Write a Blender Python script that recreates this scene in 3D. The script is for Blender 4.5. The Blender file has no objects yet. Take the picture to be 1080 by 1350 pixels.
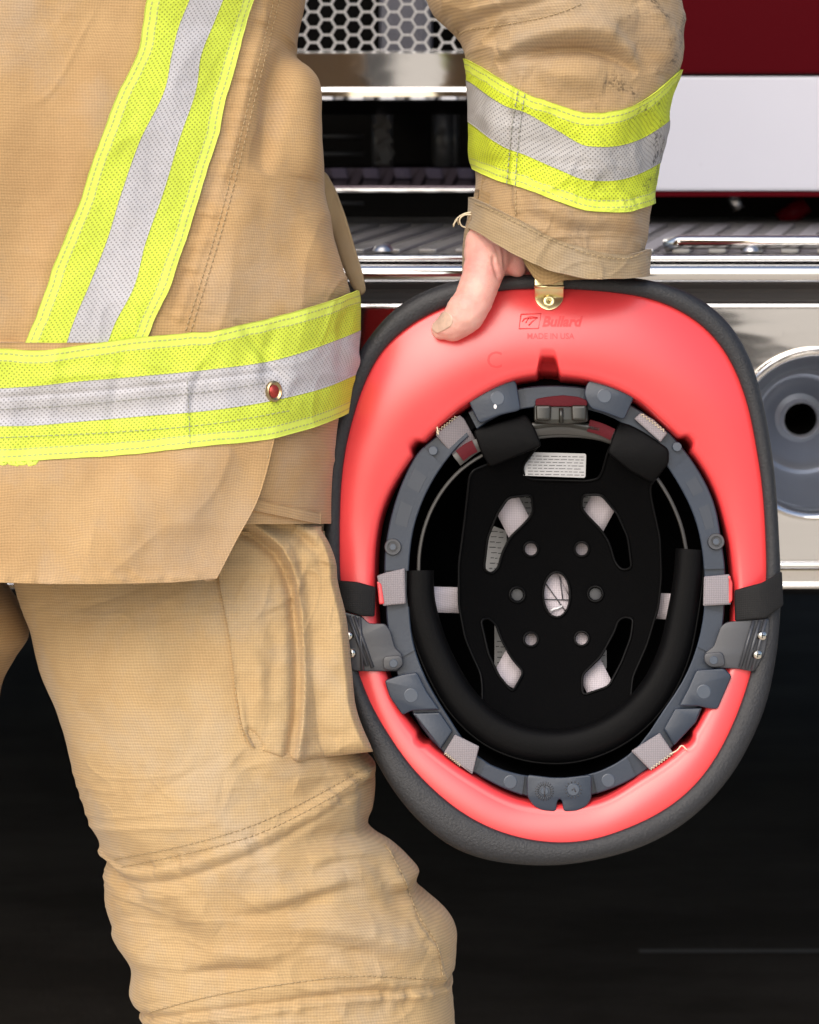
import bpy, bmesh, math, random
import numpy as np
from mathutils import Vector
from mathutils.bvhtree import BVHTree
random.seed(4); rng = np.random.default_rng(7)
scene = bpy.context.scene; COL = scene.collection
PI = math.pi
# ------------------------------------------------------------------ camera frame
PITCH = math.radians(9); K = 0.00025
CAM = np.array([0, 0, 1.05])
RV = np.array([1., 0, 0]); UV_ = np.array([0, math.sin(PITCH), math.cos(PITCH)]); FV = np.array([0, math.cos(PITCH), -math.sin(PITCH)])
def P(px, py, D):
    px, py, D = np.broadcast_arrays(np.asarray(px, float), np.asarray(py, float), np.asarray(D, float))
    return CAM + ((px-540)*K*D)[..., None]*RV + ((675-py)*K*D)[..., None]*UV_ + D[..., None]*FV
def proj(W):
    v = W-CAM; D = v@FV
    return 540+(v@RV)/(K*D), 675-(v@UV_)/(K*D), D
def onY(px, py, Y):                       # point of the vertical plane y=Y seen at this place of the photo
    d = FV + (px-540)*K*RV + (675-py)*K*UV_
    return CAM + d*(Y/d[1])
def hz(py, Y): return float(onY(540, py, Y)[2])
def hx(px, Y): return float(onY(px, 675, Y)[0])
# ------------------------------------------------------------------ objects
def empty(name, loc, label, cat):
    o = bpy.data.objects.new(name, None); COL.objects.link(o); o.location = loc
    o['label'] = label; o['category'] = cat; o.empty_display_size = .1
    return o
ORG = {}
def root_of(o):
    while o.parent: o = o.parent
    return o
def link(name, me, mat, parent, label=None):
    o = bpy.data.objects.new(name, me); COL.objects.link(o)
    mats = mat if isinstance(mat, (list, tuple)) else [mat]
    for m in mats: me.materials.append(m)
    if parent is not None:
        L = root_of(parent).location
        n = len(me.vertices); co = np.empty(n*3); me.vertices.foreach_get('co', co)
        co = co.reshape(-1, 3)-np.array(L); me.vertices.foreach_set('co', co.ravel()); me.update()
        o.parent = parent
    if label: o['label'] = label
    return o
def mk(name, verts, faces, mat, parent, smooth=True, uv=None, label=None, matidx=None):
    me = bpy.data.meshes.new(name)
    me.from_pydata([tuple(v) for v in verts], [], [tuple(f) for f in faces]); me.update()
    if uv is not None:
        l = me.uv_layers.new(name='UVMap'); li = np.empty(len(me.loops), int); me.loops.foreach_get('vertex_index', li)
        l.data.foreach_set('uv', np.asarray(uv)[li].astype(np.float32).ravel())
    if smooth: me.polygons.foreach_set('use_smooth', [True]*len(me.polygons))
    if matidx is not None: me.polygons.foreach_set('material_index', matidx)
    o = link(name, me, mat, parent, label)
    return o
def gridfaces(nr, nc, closed=False, flip=False, base=0):
    r = np.arange(nr-1)[:, None]; c = np.arange(nc if closed else nc-1)[None, :]; c2 = (c+1) % nc
    a = r*nc+c; b = r*nc+c2; d = (r+1)*nc+c; e = (r+1)*nc+c2
    f = np.stack([a, d, e, b] if not flip else [a, b, e, d], -1).reshape(-1, 4)+base
    return f
def grid(name, V, mat, parent, closed=False, flip=False, uv=None, label=None, smooth=True):
    nr, nc = V.shape[:2]
    return mk(name, V.reshape(-1, 3), gridfaces(nr, nc, closed, flip).tolist(), mat, parent, smooth, None if uv is None else uv.reshape(-1, 2), label)
def gnormals(V):
    du = np.gradient(V, axis=1); dv = np.gradient(V, axis=0)
    n = np.cross(du, dv); n /= (np.linalg.norm(n, axis=-1, keepdims=True)+1e-12)
    tocam = CAM-V
    s = np.sign(np.sum((n*tocam)[V.shape[0]//2, V.shape[1]//2]))
    return n*s
def slab(name, V, t, mat, parent, uv=None, label=None, N=None, flip=False):
    """thick sheet: V is its outer face, t its thickness (behind)"""
    nr, nc = V.shape[:2]
    if N is None: N = gnormals(V)
    B = V-N*t
    n = nr*nc
    f = gridfaces(nr, nc, flip=flip).tolist()+gridfaces(nr, nc, flip=not flip, base=n).tolist()
    ed = [(0, c) for c in range(nc)]+[(r, nc-1) for r in range(1, nr)]+[(nr-1, c) for c in range(nc-2, -1, -1)]+[(r, 0) for r in range(nr-2, 0, -1)]
    ids = [r*nc+c for r, c in ed]
    for i in range(len(ids)):
        a, b = ids[i], ids[(i+1) % len(ids)]
        f.append((a, b, b+n, a+n))
    W = np.concatenate([V.reshape(-1, 3), B.reshape(-1, 3)])
    u2 = None if uv is None else np.concatenate([uv.reshape(-1, 2)]*2)
    o = mk(name, W, f, mat, parent, True, u2, label)
    return o
def spl(xs, ys):
    xs = np.asarray(xs, float); ys = np.asarray(ys, float)
    d = np.diff(ys)/np.diff(xs); m = np.empty(len(xs)); m[0] = d[0]; m[-1] = d[-1]
    if len(xs) > 2:
        h = np.diff(xs); m[1:-1] = (d[:-1]*h[1:]+d[1:]*h[:-1])/(h[1:]+h[:-1])
        bad = d[:-1]*d[1:] < 0; m[1:-1][bad] *= .3
    def f(x):
        x = np.clip(np.asarray(x, float), xs[0], xs[-1]); i = np.clip(np.searchsorted(xs, x)-1, 0, len(xs)-2)
        h = xs[i+1]-xs[i]; t = (x-xs[i])/h
        return ys[i]*(2*t**3-3*t**2+1)+h*m[i]*(t**3-2*t**2+t)+ys[i+1]*(-2*t**3+3*t**2)+h*m[i+1]*(t**3-t**2)
    return f
def pl(pts):
    p = sorted(pts); return spl([q[0] for q in p], [q[1] for q in p])
def path(pts, n):
    """smooth curve through points (any dimension)"""
    p = np.asarray(pts, float); s = np.r_[0, np.cumsum(np.linalg.norm(np.diff(p[:, :2], axis=0), axis=1)+1e-9)]
    t = np.linspace(0, s[-1], n)
    return np.stack([spl(s, p[:, j])(t) for j in range(p.shape[1])], -1)
_perm = rng.permutation(512)
def vnoise(x, y):
    xi = np.floor(x).astype(int); yi = np.floor(y).astype(int); fx = x-xi; fy = y-yi
    fx = fx*fx*fx*(fx*(fx*6-15)+10); fy = fy*fy*fy*(fy*(fy*6-15)+10)
    def h(a, b): return _perm[(_perm[a % 512]+b) % 512]/255.5-1
    a = h(xi, yi); b = h(xi+1, yi); c = h(xi, yi+1); d = h(xi+1, yi+1)
    return (a+(b-a)*fx)+((c+(d-c)*fx)-(a+(b-a)*fx))*fy
def fbm(x, y, o=3):
    s = 0; a = 1
    for i in range(o): s = s+a*vnoise(x*2**i+17.3*i, y*2**i-9.1*i); a *= .5
    return s
def tube(name, pts, rad, mat, parent, n=8, label=None, cap=True, raw=False):
    pts = np.asarray(pts, float); m = len(pts); rad = np.broadcast_to(rad, (m,))
    T = np.gradient(pts, axis=0); T /= np.linalg.norm(T, axis=1, keepdims=True)+1e-12
    V = np.empty((m, n, 3)); a = np.linspace(0, 2*PI, n, endpoint=False)
    ref = np.array([0.3, -.8, .52]); 
    u = np.cross(T[0], ref); u /= np.linalg.norm(u)
    for i in range(m):
        u = u-T[i]*np.dot(u, T[i]); u /= np.linalg.norm(u); w = np.cross(T[i], u)
        V[i] = pts[i]+rad[i]*(np.cos(a)[:, None]*u+np.sin(a)[:, None]*w)
    f = gridfaces(m, n, True).tolist()
    if cap: f.append(list(range(n))); f.append(list(range((m-1)*n, m*n))[::-1])
    if raw: return V.reshape(-1, 3), f
    return mk(name, V.reshape(-1, 3), f, mat, parent, True, None, label)
class MB:
    def __init__(s): s.v = []; s.f = []; s.uv = []
    def add(s, v, f):
        b = sum(len(q) for q in s.v); s.v.append(np.asarray(v, float)); s.f += [tuple(int(i)+b for i in q) for q in f]
    def box(s, c, ax, ay, az):
        c = np.asarray(c); v = [c+i*ax+j*ay+k*az for i in (-1, 1) for j in (-1, 1) for k in (-1, 1)]
        s.add(v, [(0, 1, 3, 2), (4, 6, 7, 5), (0, 4, 5, 1), (2, 3, 7, 6), (0, 2, 6, 4), (1, 5, 7, 3)])
    def wbox(s, x0, x1, y0, y1, z0, z1):
        s.box(((x0+x1)/2, (y0+y1)/2, (z0+z1)/2), np.array([(x1-x0)/2, 0, 0]), np.array([0, (y1-y0)/2, 0]), np.array([0, 0, (z1-z0)/2]))
    def tube(s, pts, rad, n=8): v, f = tube('', pts, rad, None, None, n, raw=True); s.add(v, f)
    def build(s, name, mat, parent, smooth=False, label=None, bevel=0):
        o = mk(name, np.concatenate(s.v), s.f, mat, parent, smooth, None, label)
        bm = bmesh.new(); bm.from_mesh(o.data); bmesh.ops.recalc_face_normals(bm, faces=bm.faces)
        if bevel:
            bmesh.ops.bevel(bm, geom=[e for e in bm.edges if e.calc_face_angle(0) > .6], offset=bevel, segments=2, affect='EDGES', profile=.6, clamp_overlap=True)
        bm.to_mesh(o.data); bm.free(); return o
def smooth_angle(o, ang=40):
    bm = bmesh.new(); bm.from_mesh(o.data)
    for e in bm.edges:
        if len(e.link_faces) == 2 and e.calc_face_angle(0) > math.radians(ang): e.smooth = False
    for f in bm.faces: f.smooth = True
    bm.to_mesh(o.data); bm.free()
def curve_mesh(loops, extrude, bevel, res=3):
    """filled flat shape with holes; returns verts (x,y,z) and faces"""
    cu = bpy.data.curves.new('tmp', 'CURVE'); cu.dimensions = '2D'; cu.fill_mode = 'BOTH'; cu.extrude = extrude; cu.bevel_depth = bevel; cu.offset = -bevel; cu.bevel_resolution = res
    for lp in loops:
        sp = cu.splines.new('POLY'); sp.points.add(len(lp)-1); sp.use_cyclic_u = True
        for q, (x, y) in zip(sp.points, lp): q.co = (x, y, 0, 1)
    return _tm(cu)
def _tm(cu):
    ob = bpy.data.objects.new('tmp', cu); COL.objects.link(ob)
    dg = bpy.context.evaluated_depsgraph_get(); ev = ob.evaluated_get(dg); me = ev.to_mesh()
    bm = bmesh.new(); bm.from_mesh(me); ev.to_mesh_clear()
    bpy.data.objects.remove(ob); bpy.data.curves.remove(cu)
    bmesh.ops.remove_doubles(bm, verts=bm.verts, dist=1e-5)
    return bm
def rounded(poly, r=3, seg=4):
    """round the corners of a pixel polygon"""
    out = []; n = len(poly)
    for i in range(n):
        a, b, c = (np.array(poly[j % n], float) for j in (i-1, i, i+1))
        d0 = a-b; d1 = c-b; l0 = np.linalg.norm(d0); l1 = np.linalg.norm(d1); q = min(r, .45*l0, .45*l1)
        s = b+d0/l0*q; e = b+d1/l1*q
        for t in np.linspace(0, 1, seg+1): out.append(tuple((1-t)**2*s+2*t*(1-t)*b+t*t*e))
    return out
def circ(cx, cy, rx, ry=None, n=28, a0=0):
    ry = rx if ry is None else ry
    return [(cx+rx*math.cos(a0+2*PI*i/n), cy+ry*math.sin(a0+2*PI*i/n)) for i in range(n)]
def plate(name, loops, D, thick, mat, parent, bevel=.0008, label=None, dome=None, sub=0, smooth=22):
    """flat shape outlined in photo pixels, front face at depth D (value or function), thickness in metres"""
    s = K*2.0
    ll = [[((x-540)*s, (675-y)*s) for x, y in lp] for lp in loops]
    bm = curve_mesh(ll, max(thick/2-bevel, 1e-5), bevel, 2)
    if sub:
        bmesh.ops.triangulate(bm, faces=bm.faces)
        for _ in range(sub):
            bmesh.ops.subdivide_edges(bm, edges=[e for e in bm.edges if e.calc_length() > .006], cuts=1, use_grid_fill=True)
            bmesh.ops.triangulate(bm, faces=bm.faces)
            fl0 = [e for e in bm.edges if len(e.link_faces) == 2 and all(abs(f.normal.z) > .99 for f in e.link_faces)]
            bmesh.ops.beautify_fill(bm, faces=bm.faces, edges=fl0)
    for v in bm.verts:
        px = 540+v.co.x/s; py = 675-v.co.y/s
        d = D(px, py) if callable(D) else D
        d = float(d)+thick/2-v.co.z
        v.co = Vector(P(px, py, d))
    bmesh.ops.recalc_face_normals(bm, faces=bm.faces)
    me = bpy.data.meshes.new(name); bm.to_mesh(me); bm.free()
    o = link(name, me, mat, parent, label)
    smooth_angle(o, smooth)
    return o
# ------------------------------------------------------------------ materials
class NT:
    def __init__(s, name):
        s.m = bpy.data.materials.new(name); s.m.use_nodes = True; s.t = s.m.node_tree; s.b = s.t.nodes['Principled BSDF']
    def n(s, typ, **kw):
        x = s.t.nodes.new(typ)
        for k, v in kw.items(): setattr(x, k, v)
        return x
    def l(s, a, b): s.t.links.new(a, b)
    def math(s, op, a, b=None, c=None, clamp=False):
        x = s.n('ShaderNodeMath', operation=op); x.use_clamp = clamp
        for i, v in enumerate((a, b, c)):
            if v is None: continue
            if isinstance(v, (int, float)): x.inputs[i].default_value = v
            else: s.l(v, x.inputs[i])
        return x.outputs[0]
    def mix(s, fac, a, b):
        x = s.n('ShaderNodeMix', data_type='RGBA')
        for i, v in ((0, fac), (6, a), (7, b)):
            if isinstance(v, (int, float)): x.inputs[i].default_value = v
            elif isinstance(v, tuple): x.inputs[i].default_value = (*v, 1)
            else: s.l(v, x.inputs[i])
        return x.outputs[2]
    def noise(s, vec, scale, detail=3, rough=.5, dist=0):
        x = s.n('ShaderNodeTexNoise'); x.inputs['Scale'].default_value = scale; x.inputs['Detail'].default_value = detail
        x.inputs['Roughness'].default_value = rough; x.inputs['Distortion'].default_value = dist
        if vec is not None: s.l(vec, x.inputs['Vector'])
        return x.outputs[0]
    def ramp(s, v, lo, hi, a=0., b=1.):
        x = s.n('ShaderNodeMapRange'); x.clamp = True
        s.l(v, x.inputs[0])
        for i, q in enumerate((lo, hi, a, b)): x.inputs[i+1].default_value = q
        return x.outputs[0]
    def vscale(s, v, sc):
        x = s.n('ShaderNodeMapping'); s.l(v, x.inputs[0]); x.inputs[3].default_value = sc; return x.outputs[0]
    def coord(s, k='Object'):
        x = s.n('ShaderNodeTexCoord'); return x.outputs[k]
    def bump(s, h, strength, dist, prev=None):
        x = s.n('ShaderNodeBump'); x.inputs['Strength'].default_value = strength; x.inputs['Distance'].default_value = dist
        s.l(h, x.inputs['Height'])
        if prev is not None: s.l(prev, x.inputs['Normal'])
        return x.outputs[0]
    def set(s, **kw):
        for k, v in kw.items():
            i = s.b.inputs[k.replace('_', ' ')]
            if isinstance(v, tuple): i.default_value = (*v, 1) if len(v) == 3 and i.type == 'RGBA' else v
            elif isinstance(v, (int, float)): i.default_value = v
            else: s.l(v, i)
        return s.m
def sep(t, v):
    x = t.n('ShaderNodeSeparateXYZ'); t.l(v, x.inputs[0]); return x.outputs
def cloth_mat(name, base, dark, pitch=.00185, soot=0.0, sootcol=(.02, .018, .016)):
    t = NT(name); uv = t.coord('UV'); ob = t.coord('Object')
    wob = t.noise(uv, 60, 2)
    u, v, _ = sep(t, uv)
    u = t.math('ADD', u, t.math('MULTIPLY', wob, .0012)); v = t.math('ADD', v, t.math('MULTIPLY', wob, .0012))
    su = t.math('SINE', t.math('MULTIPLY', u, 2*PI/pitch)); sv = t.math('SINE', t.math('MULTIPLY', v, 2*PI/pitch))
    w = t.math('MULTIPLY_ADD', t.math('ADD', t.math('MULTIPLY', su, .55), sv), .32, .5)
    fine = t.noise(uv, 900, 2, .7)
    h = t.math('ADD', t.math('MULTIPLY', w, .55), t.math('MULTIPLY', fine, .65))
    big = t.ramp(t.noise(ob, 7, 4, .6), .3, .7); mid = t.ramp(t.noise(ob, 45, 4, .65), .3, .7)
    c = t.mix(t.math('MULTIPLY_ADD', big, .65, t.math('MULTIPLY', mid, .3)), base, dark)
    gl = sum(base)/3
    c = t.mix(t.math('MULTIPLY', t.ramp(t.noise(ob, 13, 5, .65, .3), .48, .72), .5), c, tuple(.45*q+.55*gl for q in base))
    g = t.mix(t.ramp(h, .2, 1.05), tuple(.70 for _ in range(3)), tuple(1.15 for _ in range(3)))
    x = t.n('ShaderNodeMix', data_type='RGBA', blend_type='MULTIPLY'); x.inputs[0].default_value = 1; t.l(c, x.inputs[6]); t.l(g, x.inputs[7]); c = x.outputs[2]
    if soot:
        sm = t.math('MULTIPLY', t.math('MULTIPLY', t.ramp(t.noise(ob, 30, 5, .7, .4), .54, .64), t.ramp(t.noise(uv, 500, 2, .6), .38, .6)), t.ramp(sep(t, ob)[0], .265, .30))
        c = t.mix(t.math('MULTIPLY', sm, soot), c, sootcol)
    t.set(Base_Color=c, Roughness=.92, Specular_IOR_Level=.15, Sheen_Weight=.15, Sheen_Roughness=.5)
    nb = t.bump(t.noise(ob, 120, 3, .6), .25, .0012)
    t.l(t.bump(h, .55, .0004, nb), t.b.inputs['Normal'])
    return t.m
def stripe_mat(name, base, edge=None, soot=.0):
    t = NT(name); uv = t.coord('UV'); ob = t.coord('Object'); p = .0031
    def dots(off):
        x = t.n('ShaderNodeVectorMath', operation='MULTIPLY_ADD'); t.l(uv, x.inputs[0]); x.inputs[1].default_value = (1/p, 1/p, 0); x.inputs[2].default_value = (off, off, 0)
        f = t.n('ShaderNodeVectorMath', operation='FRACTION'); t.l(x.outputs[0], f.inputs[0])
        d = t.n('ShaderNodeVectorMath', operation='DISTANCE'); t.l(f.outputs[0], d.inputs[0]); d.inputs[1].default_value = (.5, .5, 0)
        return t.ramp(d.outputs['Value'], .10, .20, 1, 0)
    dm = t.math('MAXIMUM', dots(0), dots(.5))
    dirt = t.ramp(t.noise(ob, 30, 4, .6), .35, .75)
    dk = tuple(q*.68 for q in base)
    dirt = t.math('MAXIMUM', dirt, t.math('MULTIPLY', t.ramp(t.noise(ob, 11, 5, .65, .5), .5, .66), .9))
    c = t.mix(t.math('MULTIPLY', dirt, .5), base, dk)
    u, v, _ = sep(t, uv)
    if edge:
        inb = t.ramp(v, .0080, .0084, 0, 1)
        dm = t.math('MULTIPLY', dm, inb)
        c = t.mix(inb, edge, c)
    c = t.mix(t.math('MULTIPLY', dm, .7), c, tuple(q*.16+.01 for q in base))
    h = t.math('SUBTRACT', t.noise(uv, 1500, 2), t.math('MULTIPLY', dm, 1.5))
    if edge:
        seam = None
        for pos in (.0034, .0078):
            q = t.ramp(t.math('ABSOLUTE', t.math('SUBTRACT', v, t.math('MULTIPLY_ADD', t.noise(uv, 25, 1), .0007, pos-.00035))), .00025, .0006, 1, 0)
            q = t.math('MULTIPLY', q, t.ramp(t.math('SINE', t.math('MULTIPLY', u, 2*PI/.0032)), -.75, -.2))
            seam = q if seam is None else t.math('MAXIMUM', seam, q)
        c = t.mix(t.math('MULTIPLY', seam, .75), c, (.30, .31, .19)); h = t.math('SUBTRACT', h, seam)
    if soot:
        sm = t.math('MULTIPLY', t.ramp(t.noise(ob, 34, 5, .75, .5), .53, .60), t.ramp(t.noise(uv, 420, 2, .6), .42, .58))
        gx, gy, gz = sep(t, t.coord('Generated'))
        sm = t.math('MULTIPLY', sm, t.ramp(sep(t, ob)[0], .28, .33))
        c = t.mix(t.math('MULTIPLY', sm, soot), c, (.03, .03, .03))
    t.set(Base_Color=c, Roughness=.6, Specular_IOR_Level=.3)
    nb = t.bump(t.noise(ob, 60, 4, .65, .6), .6, .0018)
    t.l(t.bump(h, .5, .0003, nb), t.b.inputs['Normal'])
    return t.m
def simple(name, col, rough=.5, metal=0., spec=.5, bump=0., bscale=300, var=0., vscale=20, **kw):
    t = NT(name); ob = t.coord('Object')
    c = col
    if var: c = t.mix(t.ramp(t.noise(ob, vscale, 4, .6), .3, .7), tuple(q*(1-var) for q in col), tuple(min(1, q*(1+var)) for q in col))
    t.set(Base_Color=c, Metallic=metal, Specular_IOR_Level=spec)
    r = t.math('MULTIPLY_ADD', t.noise(ob, 35, 4, .6), .12, rough-.06) if rough > .08 else rough
    t.set(Roughness=r, **kw)
    if bump: t.l(t.bump(t.noise(ob, bscale, 3, .6), bump, .0006), t.b.inputs['Normal'])
    return t.m
def webbing_mat(name, col):
    t = NT(name); ob = t.coord('Object'); x, y, z = sep(t, ob)
    a = t.math('SINE', t.math('MULTIPLY', t.math('ADD', x, z), 2*PI/.0024)); b = t.math('SINE', t.math('MULTIPLY', t.math('SUBTRACT', x, z), 2*PI/.0024))
    h = t.math('MULTIPLY_ADD', t.math('MULTIPLY', a, b), .5, .5)
    c = t.mix(h, tuple(q*.60 for q in col), col)
    t.set(Base_Color=c, Roughness=.7, Specular_IOR_Level=.3)
    t.l(t.bump(h, .5, .0003), t.b.inputs['Normal']); return t.m
M = {}
M['jacket'] = cloth_mat('jacket_canvas', (.585, .385, .190), (.47, .29, .135))
M['trouser'] = cloth_mat('trouser_canvas', (.585, .420, .225), (.48, .315, .150))
M['sleeve'] = cloth_mat('sleeve_canvas', (.50, .345, .185), (.40, .265, .14), soot=.75)
M['cuff'] = cloth_mat('cuff_canvas', (.46, .345, .205), (.36, .26, .15))
M['knit'] = cloth_mat('cuff_knit', (.42, .28, .13), (.33, .21, .095), pitch=.0024)
M['seam'] = simple('seam_thread', (.47, .35, .20), .8, spec=.1)
M['greyseam'] = simple('grey_seam_thread', (.33, .33, .29), .8, spec=.1)
M['lime'] = stripe_mat('lime_fabric', (.66, .79, .075), edge=(.68, .81, .12))
M['lime_arm'] = stripe_mat('lime_fabric_sooty', (.64, .75, .045), edge=(.67, .78, .09), soot=.8)
M['silver'] = stripe_mat('silver_retroreflective', (.57, .56, .59))
M['silver_arm'] = stripe_mat('silver_retroreflective_sooty', (.47, .455, .45), soot=.9)
M['red'] = simple('red_shell', (.86, .055, .062), .30, spec=1., bump=.05, bscale=900, var=.03)
M['redlogo'] = simple('red_moulded_mark', (.84, .047, .053), .42, spec=.6)
M['trim'] = simple('black_rubber_trim', (.022, .023, .027), .5, spec=.45, bump=.8, bscale=620, var=.28, vscale=650)
M['ring'] = simple('slate_plastic', (.025, .036, .058), .30, spec=.5, bump=.12, bscale=500, var=.12)
M['disc'] = simple('slate_plastic_boss', (.045, .062, .092), .36, spec=.7)
M['clip'] = simple('charcoal_plastic', (.045, .048, .058), .36, spec=.6, bump=.06)
M['clip2'] = simple('dark_slate_plastic', (.028, .038, .057), .4, spec=.6)
M['black'] = simple('black_fabric', (.0022, .0022, .0025), .9, spec=.06, bump=.4, bscale=700)
M['pad2'] = simple('black_soft_fabric', (.0022, .0022, .0026), .6, spec=.12, bump=.3, bscale=600)
M['pad'] = simple('black_leatherette', (.0022, .0022, .0026), .5, spec=.14, bump=.3, bscale=500)
M['strap'] = webbing_mat('black_webbing', (.012, .012, .013))
M['web'] = webbing_mat('grey_webbing', (.33, .30, .325))
M['web2'] = webbing_mat('pale_webbing', (.66, .60, .65))
M['liner'] = simple('black_liner', (.002, .002, .0025), .8, spec=.06)
M['band'] = simple('grey_nylon_band', (.05, .047, .044), .42, spec=.5)
M['knob'] = simple('ratchet_knob', (.018, .018, .015), .28, spec=.6)
M['knobred'] = simple('maroon_webbing', (.085, .006, .011), .7, spec=.2, bump=.4, bscale=900)
M['paper'] = simple('label_paper', (.50, .50, .51), .6)
M['ink'] = simple('label_ink', (.07, .07, .08), .7)
M['cream'] = simple('cream_thread', (.75, .66, .48), .8)
M['brass'] = simple('brass', (.88, .78, .44), .3, metal=1, var=.08)
M['steel'] = simple('screw_steel', (.72, .69, .62), .22, metal=1)
M['white_speck'] = simple('white_paint_speck', (.8, .8, .82), .5)
t = NT('skin'); ob = t.coord('Object')
c = t.mix(t.ramp(t.noise(ob, 55, 4, .6), .35, .7), (.84, .50, .43), (.76, .33, .29))
t.set(Base_Color=c, Roughness=.5, Subsurface_Weight=.35, Subsurface_Radius=(.004, .0016, .0009), Subsurface_Scale=1., Specular_IOR_Level=.4)
vo = t.n('ShaderNodeTexVoronoi'); vo.inputs['Scale'].default_value = 900; t.l(ob, vo.inputs['Vector'])
t.l(t.bump(t.math('ADD', vo.outputs[0], t.noise(t.vscale(ob, (300, 300, 900)), 1, 3)), .3, .0004), t.b.inputs['Normal'])
M['skin'] = t.m
M['nail'] = simple('nail', (.66, .46, .37), .32, spec=.5, var=.15, vscale=200)
def chrome(name, col=(.82, .81, .80), rough=.05, wave=.06):
    t = NT(name); ob = t.coord('Object')
    sp = t.ramp(t.noise(ob, 160, 3, .7), .62, .75)
    t.set(Base_Color=t.mix(t.math('MULTIPLY', sp, .25), col, (.45, .42, .40)), Metallic=1., Roughness=t.math('MULTIPLY_ADD', t.noise(ob, 20, 4, .7), .05, rough-.03))
    t.l(t.bump(t.noise(t.vscale(ob, (1, 1, 3)), 9, 2), wave, .004), t.b.inputs['Normal']); return t.m
M['chrome'] = chrome('polished_chrome')
M['dark_refl'] = chrome('chrome_dark_reflection', (.13, .105, .125), .10)  # chrome of the slats, with dark reflections put into its base colour
M['recess_refl'] = simple('bumper_recess_reflection', (.16, .15, .145), .3, metal=.3, spec=.6)  # dark reflection of the concave chrome band, painted as its grey colour
M['mesh'] = simple('grille_mesh_metal', (.62, .61, .60), .35, metal=.6)
M['chrome_dull'] = chrome('brushed_steel', (.50, .49, .49), .30)
t = NT('tread_plate'); ob = t.coord('Object'); x, y, z = sep(t, ob)
rib = t.ramp(t.math('SINE', t.math('MULTIPLY', t.math('ADD', x, t.math('MULTIPLY', y, .55)), 2*PI/.030)), -.1, .7)
t.set(Base_Color=t.mix(t.noise(ob, 40, 4, .7), (.16, .15, .145), (.34, .325, .31)), Metallic=.85, Roughness=.42)
t.l(t.bump(rib, 1., .004), t.b.inputs['Normal']); M['tread'] = t.m
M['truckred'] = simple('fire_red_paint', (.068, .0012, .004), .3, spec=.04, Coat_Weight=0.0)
M['truckwhite'] = simple('white_paint', (.60, .60, .67), .3, spec=.3, var=.02, vscale=4)
M['pipe'] = simple('greasy_pipe', (.05, .05, .05), .4, metal=.5)
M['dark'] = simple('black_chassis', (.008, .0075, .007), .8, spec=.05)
M['hornblue'] = simple('horn_enamel', (.36, .39, .45), .34, metal=.8)
M['glass'] = simple('windscreen', (.01, .012, .014), .05)
t = NT('asphalt'); ob = t.coord('Object')
st = t.noise(t.vscale(ob, (.8, 1.6, 1)), 2.2, 6, .7)
t.set(Base_Color=t.mix(t.ramp(st, .4, .75), (.028, .0235, .0195), (.058, .050, .043)), Roughness=.9, Specular_IOR_Level=.05)
t.l(t.bump(t.noise(ob, 150, 4, .7), .5, .004), t.b.inputs['Normal']); M['asphalt'] = t.m
t = NT('concrete'); ob = t.coord('Object')
t.set(Base_Color=t.mix(t.ramp(t.noise(ob, 1.2, 6, .65), .3, .7), (.60, .52, .41), (.70, .62, .50)), Roughness=.9); M['concrete'] = t.m
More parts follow.
